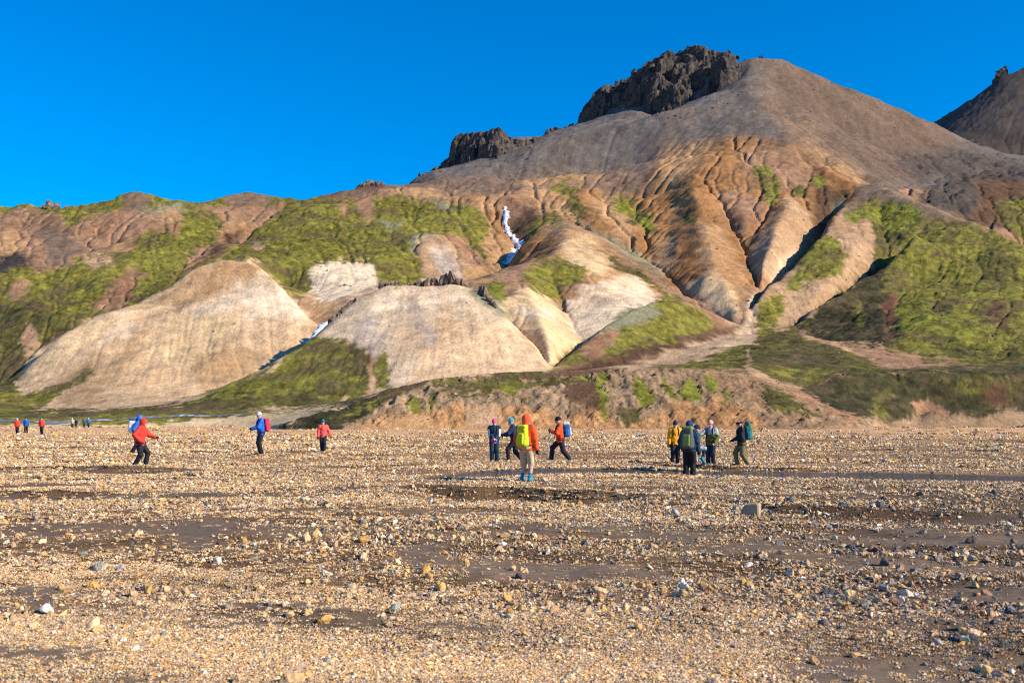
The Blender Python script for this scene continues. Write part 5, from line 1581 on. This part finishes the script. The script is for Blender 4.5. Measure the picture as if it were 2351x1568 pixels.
        tor = smin([capsule(Pf, T(0, 0, -.10), T(0, 0, .10), .208 * f_, .196 * f_), capsule(Pf, T(0, 0, .10), T(0, .01, .34), .196 * f_, .212 * f_), capsule(Pf, T(-.125, 0, .42), T(.125, 0, .42), .118, .118), capsule(Pf, T(0, -.01, .42), T(0, -.01, .56), .10, .072)], .06)
        tor = np.maximum(tor * .86, -(Pf[..., 2] + .105))
        arms = []
        for s, sh in ((-1, shl), (1, shr)):
            e, w = el[s]
            arms.append(smin([capsule(P, sh - xv * s * .03, e, .096, .084), capsule(P, e, w, .080, .060)], .03))
        jk = smin([tor] + arms, .045) + fold
        low = (Q[..., 2] - Q0[2])
        D.append((m_j, jk)); ji = len(D) - 1
        if sleeve: D.append((m_sl, np.minimum(arms[0], arms[1]) + fold - .005))
        if hem: D.append((m_hem, np.maximum(capsule(Pf, T(0, 0, -.16), T(0, 0, .02), .214 * f_, .20) * .86, -(Pf[..., 2] + .155)) + fold * .5))
        # legs
        tr = []; sk = []; bt = []; so = []
        for s, hp_ in ((-1, hipl), (1, hipr)):
            k, a = kn[s]
            if legs == 'long':
                tr.append(smin([capsule(P, hp_, k, .116, .092), capsule(P, k, a + v3(0, 0, -.01), .088, .080)], .03))
            else:
                kk = k + (a - k) * .12
                tr.append(capsule(P, hp_, kk, .108, .088))
                c = k + (a - k) * .30
                sk.append(smin([capsule(P, k, c, .052, .058), capsule(P, c, a, .057, .036)], .03))
                if socks: so.append(capsule(P, k + (a - k) * .70, a, .047, .043))
            yb = v3(0, 1, 0) if ps.get('toe') is None else v3(0, math.cos(ps['toe'][(s + 1) // 2]), math.sin(ps['toe'][(s + 1) // 2]))
            heel = a - yb * .045 + v3(0, 0, -.040); toe = a + yb * .155 + v3(0, 0, -.046)
            d = smin([capsule(P, heel, toe, .054, .046), capsule(P, a + v3(0, 0, .05), a, .052, .050)], .03)
            bt.append(np.maximum(d, (a[2] - .088) - P[..., 2]) if ps.get('toe') is None else d)
        seat = ellip(P, P0 + v3(0, -.015, -.03), (.185, .150, .14))
        D.append((m_t, smin([seat] + tr, .03) + fold * .8))
        if sk: D.append((m_sk, np.minimum(*sk)))
        if so: D.append((m_sock, np.minimum(*so)))
        D.append((m_b, np.minimum(*bt)))
        A = np.stack([d for _, d in D]); lab = np.array([m for m, _ in D])[A.argmin(0)]
        if yoke is not None:
            lab = np.where((lab == m_j) & (low > .30) & (A.argmin(0) == ji), m_yoke, lab)
        if stripe is not None:
            lab = np.where((lab == m_j) & (np.abs((Q[..., 0] - Q0[0])) > .19) & (low > .12) & (low < .42) & (((P - P0) @ fv) > .02), m_stripe, lab)
        return A.min(0), lab
    allp = np.array([HC + v3(0, 0, .2), hipl, hipr, shl, shr, *[x for s in kn for x in kn[s]], *[x for s in el for x in el[s]]])
    lo = allp.min(0) - .24; hi = allp.max(0) + .24; lo[2] = -.03; hi[2] = HC[2] + .27
    P, Q, lab = grid_mesh(fn, lo, hi, h)
    sc = H / 1.78
    me = bpy.data.meshes.new('person')
    me.from_pydata(P.tolist(), [], Q.tolist())
    me.polygons.foreach_set('use_smooth', np.full(len(Q), True))
    for m in mats: me.materials.append(m)
    me.polygons.foreach_set('material_index', lab.astype(np.int32)); me.update()
    o = bpy.data.objects.new('person', me); COL.objects.link(o)
    Yp = Y or on_plain(v); x = (u - U0) / F * Yp
    z = float(ground_z(np.array([x]), np.array([Yp]))[0])
    o.location = (x, Yp, z - .012 + dz); o.rotation_euler = (0, 0, -math.radians(heading)); o.scale = (sc, sc, sc)
    tag(o, label, 'person', group)
    gm = cloth(gloves) if gloves else SKIN
    if h < .02:
        for s in (-1, 1):
            e, w = el[s]
            place_hand(o, w, e, v3(0, .25, 1) if fist[(s + 1) // 2] else fv, fist[(s + 1) // 2], gm, 1.0, s > 0)
    return dict(o=o, at=at, P0=P0, RT=RT, xv=xv, fv=fv, tv=tv, wr={s: el[s][1] for s in el}, el=el, sc=sc, z=z)

def to_world(p, q):
    o = p['o']
    return Matrix.Translation(o.location) @ o.rotation_euler.to_matrix().to_4x4() @ Matrix.Scale(p['sc'], 4) @ Vector(q)

def backpack(p, label, main, second, w=.30, d=.22, hgt=.50, z0=.02, lid=True, strap=BLACK, pocket=True, roll=None, belt=True):
    at, RT = p['at'], p['RT']
    o = None
    def part(name, fn, lo, hi, col, parent, h=.013):
        P, Q, _ = grid_mesh(lambda G: (fn(G), None), lo, hi, h)
        W_ = at(0, 0, 0) + P @ RT.T
        me = bpy.data.meshes.new(name); me.from_pydata(W_.tolist(), [], Q.tolist()); me.polygons.foreach_set('use_smooth', np.full(len(Q), True)); me.update()
        me.materials.append(cloth(col, .7))
        ob = bpy.data.objects.new(name, me); COL.objects.link(ob)
        if parent: ob.parent = parent
        return ob
    yb = -.138; yc = yb - d / 2
    def body(G):
        a = rbox(G, v3(0, yc, z0 + hgt / 2), (w / 2, d / 2, hgt / 2), .07)
        b = rbox(G, v3(0, yc + .01, z0 + hgt * .3), (w / 2 + .035, d / 2 - .04, hgt * .26), .05)
        return smin([a, b], .03) + .006 * noise3(G[..., 0] * 12, G[..., 1] * 12, G[..., 2] * 9, 8)
    o = part('backpack', body, (-w / 2 - .08, yc - d / 2 - .05, z0 - .05), (w / 2 + .08, yb + .05, z0 + hgt + .05), main, None)
    po = p['o']
    o.location = po.location; o.rotation_euler = po.rotation_euler; o.scale = po.scale
    if lid: part('lid', lambda G: rbox(G, v3(0, yc + .005, z0 + hgt + .02), (w / 2 - .005, d / 2 + .005, .06), .05), (-w / 2 - .05, yc - d / 2 - .06, z0 + hgt - .08), (w / 2 + .05, yb + .08, z0 + hgt + .12), second, o)
    if pocket: part('pocket', lambda G: rbox(G, v3(0, yc - d / 2 - .005, z0 + hgt * .42), (w / 2 - .06, .035, hgt * .30), .03), (-w / 2, yc - d / 2 - .08, z0 - .02), (w / 2, yc - d / 2 + .06, z0 + hgt), second, o)
    if roll is not None: part('roll', lambda G: capsule(G, v3(-w / 2, yc, z0 + hgt + .10), v3(w / 2, yc, z0 + hgt + .10), .07, .07), (-w / 2 - .1, yc - .1, z0 + hgt), (w / 2 + .1, yc + .1, z0 + hgt + .22), roll, o)
    sm = cloth(strap, .7)
    for s in (-1, 1):
        pth = [(.085*s, yb, z0 + min(hgt, .5) - .02), (.095*s, -.06, .545), (.10*s, .03, .56), (.105*s, .120, .50), (.11*s, .158, .40), (.115*s, .166, .30), (.16*s, .12, .18), (.185*s, .0, .12), (.14*s, yb + .01, .10)]
        ob = tube_obj('shoulder_strap', [at(*q) for q in pth], .030, sm, o, 8, .35)
    if belt:
        pth = [(.198 * math.sin(a), .005 + .152 * -math.cos(a), .03) for a in np.linspace(.25, 2 * math.pi - .25, 22)]
        tube_obj('hip_belt', [at(*q) for q in pth], .032, sm, o, 8, .5)
    tag(o, label, 'backpack', 'hiking backpacks')
    return o

M_ALU = flat_mat('pole_metal', (.55, .55, .56), .35, .5, .05, 30)
M_ALUD = flat_mat('pole_dark', (.03, .03, .035), .4, .5, .05, 30)
def pole(p, s, tip, label, mat=None):
    """trekking pole from a hand to a point on the ground (figure's own axes)"""
    a = to_world(p, p['wr'][s] + (p['wr'][s] - p['el'][s][0]) / np.linalg.norm(p['wr'][s] - p['el'][s][0]) * .07)
    b = to_world(p, v3(*tip)); b.z = float(ground_z(np.array([b.x]), np.array([b.y]))[0])
    d = (a - b).normalized()
    o = tube_obj('trekking_pole', [np.zeros(3), np.array(d) * (a - b).length * .5, np.array(a - b)], [.006, .0085, .010], mat or M_ALU)
    o.location = b
    tube_obj('grip', [np.array((a - b) - d * .10), np.array((a - b) + d * .05)], .018, M_ALUD, o)
    tube_obj('basket', [np.array(d * .05), np.array(d * .062)], .03, M_ALUD, o, 10)
    tag(o, label, 'trekking pole', 'trekking poles')
    return o

STRIDE = dict(fl=(-.09, .34, .10), fr=(.09, -.34, .10), hip=(0, 0), hz=.865, lean=6, toe=(.18, -.35))
RED, ORG, NAVY = (.62, .045, .028), (.72, .085, .02), (.012, .028, .075)
G1 = 'hikers on the near gravel'
p = person('hiker in red hooded jacket and dark trousers walking right with a pale pole', 322, 1076, 1.71, 90, dict(fl=(-.09, .16, .10), fr=(.09, -.16, .09), hip=(0, .0), hz=.88, lean=9, hl=(-.20, .46, 1.04), hr=(.27, .10, .93), nod=12, toe=(.1, -.15)), RED, (.012, .014, .024), (.18, .17, .16), 'hood', RED, BLACK, glasses=True, group=G1, fist=(True, False))
pole(p, -1, (-.24, .62, 0), 'pale trekking pole held by the walking hiker in red')
p = person('hiker in blue hood walking behind the red hooded hiker', 316, 1045, 1.84, 90, dict(fl=(-.09, .2, .10), fr=(.09, -.22, .09), hz=.88, lean=8, toe=(.1, -.2)), (.02, .12, .50), (.012, .016, .03), hat='hood', hatc=(.02, .16, .62), group=G1)
backpack(p, 'white backpack with dark straps on the hiker in blue hood', (.72, .74, .80), (.05, .09, .20), .32, .26, .56, pocket=False)
p = person('hiker in blue jacket and pale grey beanie leaning on a pole, facing left', 600, 1047, 1.90, 245, dict(hl=(-.10, .36, 1.08), hr=(.10, .36, 1.06), lean=3, yaw=-10, nod=14), (.012, .10, .55), (.010, .013, .022), hat='beanie', hatc=(.45, .52, .56), gloves=BLACK, group=G1, sleeve=(.02, .14, .62), fist=(True, True))
backpack(p, 'red backpack on the hiker in blue jacket', (.62, .03, .06), (.45, .03, .12), .30, .20, .46)
pole(p, 1, (.06, .46, 0), 'pale trekking pole in front of the hiker in blue jacket')
person('hiker in coral jacket, teal beanie and sunglasses walking toward the camera', 742, 1042, 1.56, 172, dict(fl=(-.06, .10, .10), fr=(.06, -.06, .09), hl=(-.42, .05, .80), hr=(.25, .10, .86), lean=2, yaw=8, nod=6), (.72, .10, .085), (.012, .016, .026), hat='beanie', hatc=(.0, .16, .20), hair=True, glasses=True, group=G1, gloves=BLACK)
p = person('hiker in navy jacket with pink beanie and pink hem facing the camera', 1135, 1062, 1.66, 180, dict(hl=(-.05, .26, .98), hr=(.06, .26, 1.0), lean=3, nod=12), NAVY, (.008, .035, .065), (.10, .12, .15), 'beanie', (.75, .09, .30), hem=(.75, .08, .28), hair=True, stripe=(.6, .6, .62), group=G1)
backpack(p, 'dark backpack on the hiker with pink beanie', (.02, .025, .045), (.03, .03, .05), .34, .2, .44, lid=False, pocket=False, belt=False)
def belt_bag(p):
    at, RT = p['at'], p['RT']
    P, Q, _ = grid_mesh(lambda G: (smin([ellip(G, v3(.0, .185, .0), (.125, .06, .075)), rbox(G, v3(0, .19, .015), (.10, .05, .05), .03)], .03), None), (-.2, .05, -.13), (.2, .28, .13), .011)
    W_ = at(0, 0, 0) + P @ RT.T
    me = bpy.data.meshes.new('waist_bag'); me.from_pydata(W_.tolist(), [], Q.tolist()); me.polygons.foreach_set('use_smooth', np.full(len(Q), True)); me.update(); me.materials.append(cloth((.02, .16, .70)))
    o = bpy.data.objects.new('waist_bag', me); COL.objects.link(o); po = p['o']; o.location = po.location; o.rotation_euler = po.rotation_euler; o.scale = po.scale
    tube_obj('belt', [at(.200 * math.sin(a), .005 + .155 * math.cos(a), .01) for a in np.linspace(.5, 2 * math.pi - .5, 20)], .018, cloth(BLACK), o, 6, .6)
    tag(o, 'bright blue waist bag on the hiker with pink beanie', 'waist bag')
belt_bag(p)
p = person('hiker in navy jacket and cyan beanie walking left behind the man in shorts', 1182, 1057, 1.84, 272, dict(STRIDE, fl=(-.09, .24, .10), fr=(.09, -.28, .10), hl=(-.2, .48, 1.06), hr=(.24, .40, 1.04), lean=9, nod=14), (.010, .030, .085), (.020, .018, .028), hat='beanie', hatc=(.02, .36, .62), gloves=BLACK, group=G1, fist=(True, True))
pole(p, 1, (.3, .62, 0), 'dark trekking pole nearest the camera of the hiker in cyan beanie', M_ALUD)
pole(p, -1, (-.3, .78, 0), 'dark trekking pole farther out in front of the hiker in cyan beanie', M_ALUD)
backpack(p, 'dark backpack on the hiker in cyan beanie', (.015, .02, .04), (.02, .03, .05), .28, .18, .44, pocket=False)
p = person('man in orange hooded top and khaki shorts standing with his back to the camera', 1208, 1103, 1.83, 24, dict(fl=(-.13, .05, .085), fr=(.13, -.05, .085), hl=(-.26, .14, .90), hr=(.29, .03, .80), lean=1, yaw=12, nod=0), ORG, (.50, .385, .25), (.03, .22, .30), 'hood', (.75, .085, .03), BLACK, 'shorts', (.02, .14, .40), group=G1, h=.0125)
backpack(p, 'lime green backpack on the man in khaki shorts', (.50, .56, .02), (.58, .62, .03), .27, .22, .50, z0=-.02, strap=(.03, .04, .03), pocket=True)
p = person('hiker in orange jacket and black beanie striding left with two poles', 1287, 1058, 1.88, 270, dict(STRIDE, fl=(-.09, -.36, .10), fr=(.09, .34, .12), hl=(-.16, .36, 1.14), hr=(.18, .34, 1.16), lean=5, nod=10, toe=(-.3, .3), hz=.855), (.70, .075, .02), (.016, .013, .024), (.01, .34, .42), 'beanie', (.008, .008, .01), BLACK, group=G1, fist=(True, True))
backpack(p, 'blue and white backpack on the striding hiker in orange jacket', (.015, .12, .38), (.62, .66, .74), .30, .24, .48, z0=.06)
pole(p, 1, (.2, .52, 0), 'nearer of the two poles of the striding hiker in orange jacket')
pole(p, -1, (-.2, .50, 0), 'farther of the two poles of the striding hiker in orange jacket')
G2 = 'hikers gathered at the stream'
p = person('hiker in bright yellow jacket and dark bobble beanie facing the camera', 1549, 1064, 1.64, 174, dict(hl=(-.24, .06, .84), hr=(.25, .05, .84), lean=2, yaw=8, nod=16), (.80, .36, .008), (.010, .012, .020), (.10, .30, .55), 'pompom', (.014, .022, .045), BLACK, group=G2)
backpack(p, 'dark backpack on the hiker in yellow jacket', (.02, .02, .03), (.02, .02, .03), .30, .18, .42, lid=False, pocket=False, belt=False)
p = person('hiker in dark blue hooded jacket standing with back to the camera in the group', 1582, 1089, 1.76, 22, dict(fl=(-.11, .0, .085), fr=(.10, .02, .085), hl=(-.24, .16, .92), hr=(.27, .05, .84), lean=4, yaw=10, nod=2), (.008, .050, .115), (.010, .011, .016), (.03, .08, .11), 'hood', (.010, .045, .15), BLACK, group=G2, h=.0125)
backpack(p, 'large green and grey backpack on the hiker with back to the camera', (.075, .085, .085), (.16, .24, .06), .32, .28, .60, z0=-.04)
person('hiker in grey shorts over dark tights lifting one knee, bent behind the green pack', 1589, 1079, 1.62, 90, dict(fl=(-.09, .02, .085), fr=(.10, .34, .52), hip=(0, 0), hz=.90, lean=10, hl=(-.16, .20, .98), hr=(.20, .20, .96), nod=20, toe=(0.0, -.9)), (.03, .04, .065), (.36, .37, .41), (.02, .22, .28), 'beanie', (.02, .03, .06), None, 'shorts', None, group=G2, hem=(.45, .04, .03), shin=(.012, .03, .045))
p = person('hiker in olive sweater with grey yoke and pink beanie, one arm reaching left', 1632, 1065, 1.70, 208, dict(hl=(-.2, .16, .92), hr=(.42, .40, 1.02), lean=2, yaw=14, nod=6), (.10, .115, .022), (.010, .020, .048), (.02, .22, .55), 'beanie', (.72, .34, .38), None, yoke=(.34, .38, .42), group=G2)
backpack(p, 'navy backpack on the hiker with pale pink beanie', (.016, .028, .085), (.10, .12, .18), .28, .20, .50)
p = person('hiker in black jacket and olive trousers stepping left at the right end of the group', 1700, 1072, 1.63, 268, dict(fl=(-.09, -.26, .09), fr=(.09, .10, .09), hip=(0, -.04), hz=.885, hl=(-.12, .24, 1.0), hr=(.14, .22, .98), lean=4, nod=14, toe=(-.25, .05)), (.012, .016, .024), (.125, .118, .060), (.05, .07, .06), 'band', (.012, .015, .02), BLACK, glasses=True, hair=False, bun=True, group=G2)
backpack(p, 'teal and green backpack on the hiker in olive trousers', (.010, .13, .17), (.07, .22, .10), .28, .24, .52, z0=.08, roll=(.02, .14, .15))
G3 = 'distant hikers at the far left'
FARP = [(40.6, 996, 1.66, (.66, .05, .035), BLACK, 'hood', (.45, .42, .42), 'distant hiker in red jacket at the left edge, leftmost of all', 180), (61, 995, 1.72, (.012, .10, .42), BLACK, 'beanie', (.02, .02, .03), 'distant hiker in blue jacket next to the leftmost red jacket', 180),
        (97, 997.5, 1.72, (.66, .06, .045), BLACK, 'beanie', (.02, .10, .22), 'distant hiker in open red jacket over a pale blue shirt', 180), (166.7, 983, 1.62, (.52, .42, .40), (.03, .025, .03), 'hood', (.50, .40, .38), 'distant hiker in pale pink jacket near the river', 180),
        (176, 981, 1.66, (.016, .022, .05), (.02, .02, .025), 'beanie', (.02, .02, .03), 'distant hiker in dark navy clothes beside the pale pink jacket', 180), (194, 982, 1.68, (.10, .10, .05), (.02, .03, .05), 'beanie', (.02, .02, .02), 'distant hiker in olive top and dark trousers left of the bright blue jacket', 180),
        (204, 982, 1.62, (.012, .18, .62), (.02, .02, .03), 'hood', (.30, .42, .60), 'distant hiker in bright blue jacket, rightmost of the far group', 180)]
for i, (u, v, H, j, t, ht, hc, lab, hd) in enumerate(FARP):
    person(lab, u, v, H, hd + (i * 37) % 30 - 15, dict(fl=(-.09, .08 * (-1) ** i, .09), fr=(.09, -.08 * (-1) ** i, .09), lean=4), j, t, hat=ht, hatc=hc, h=.026, group=G3, fat=1.05, stripe=None, yoke=None)
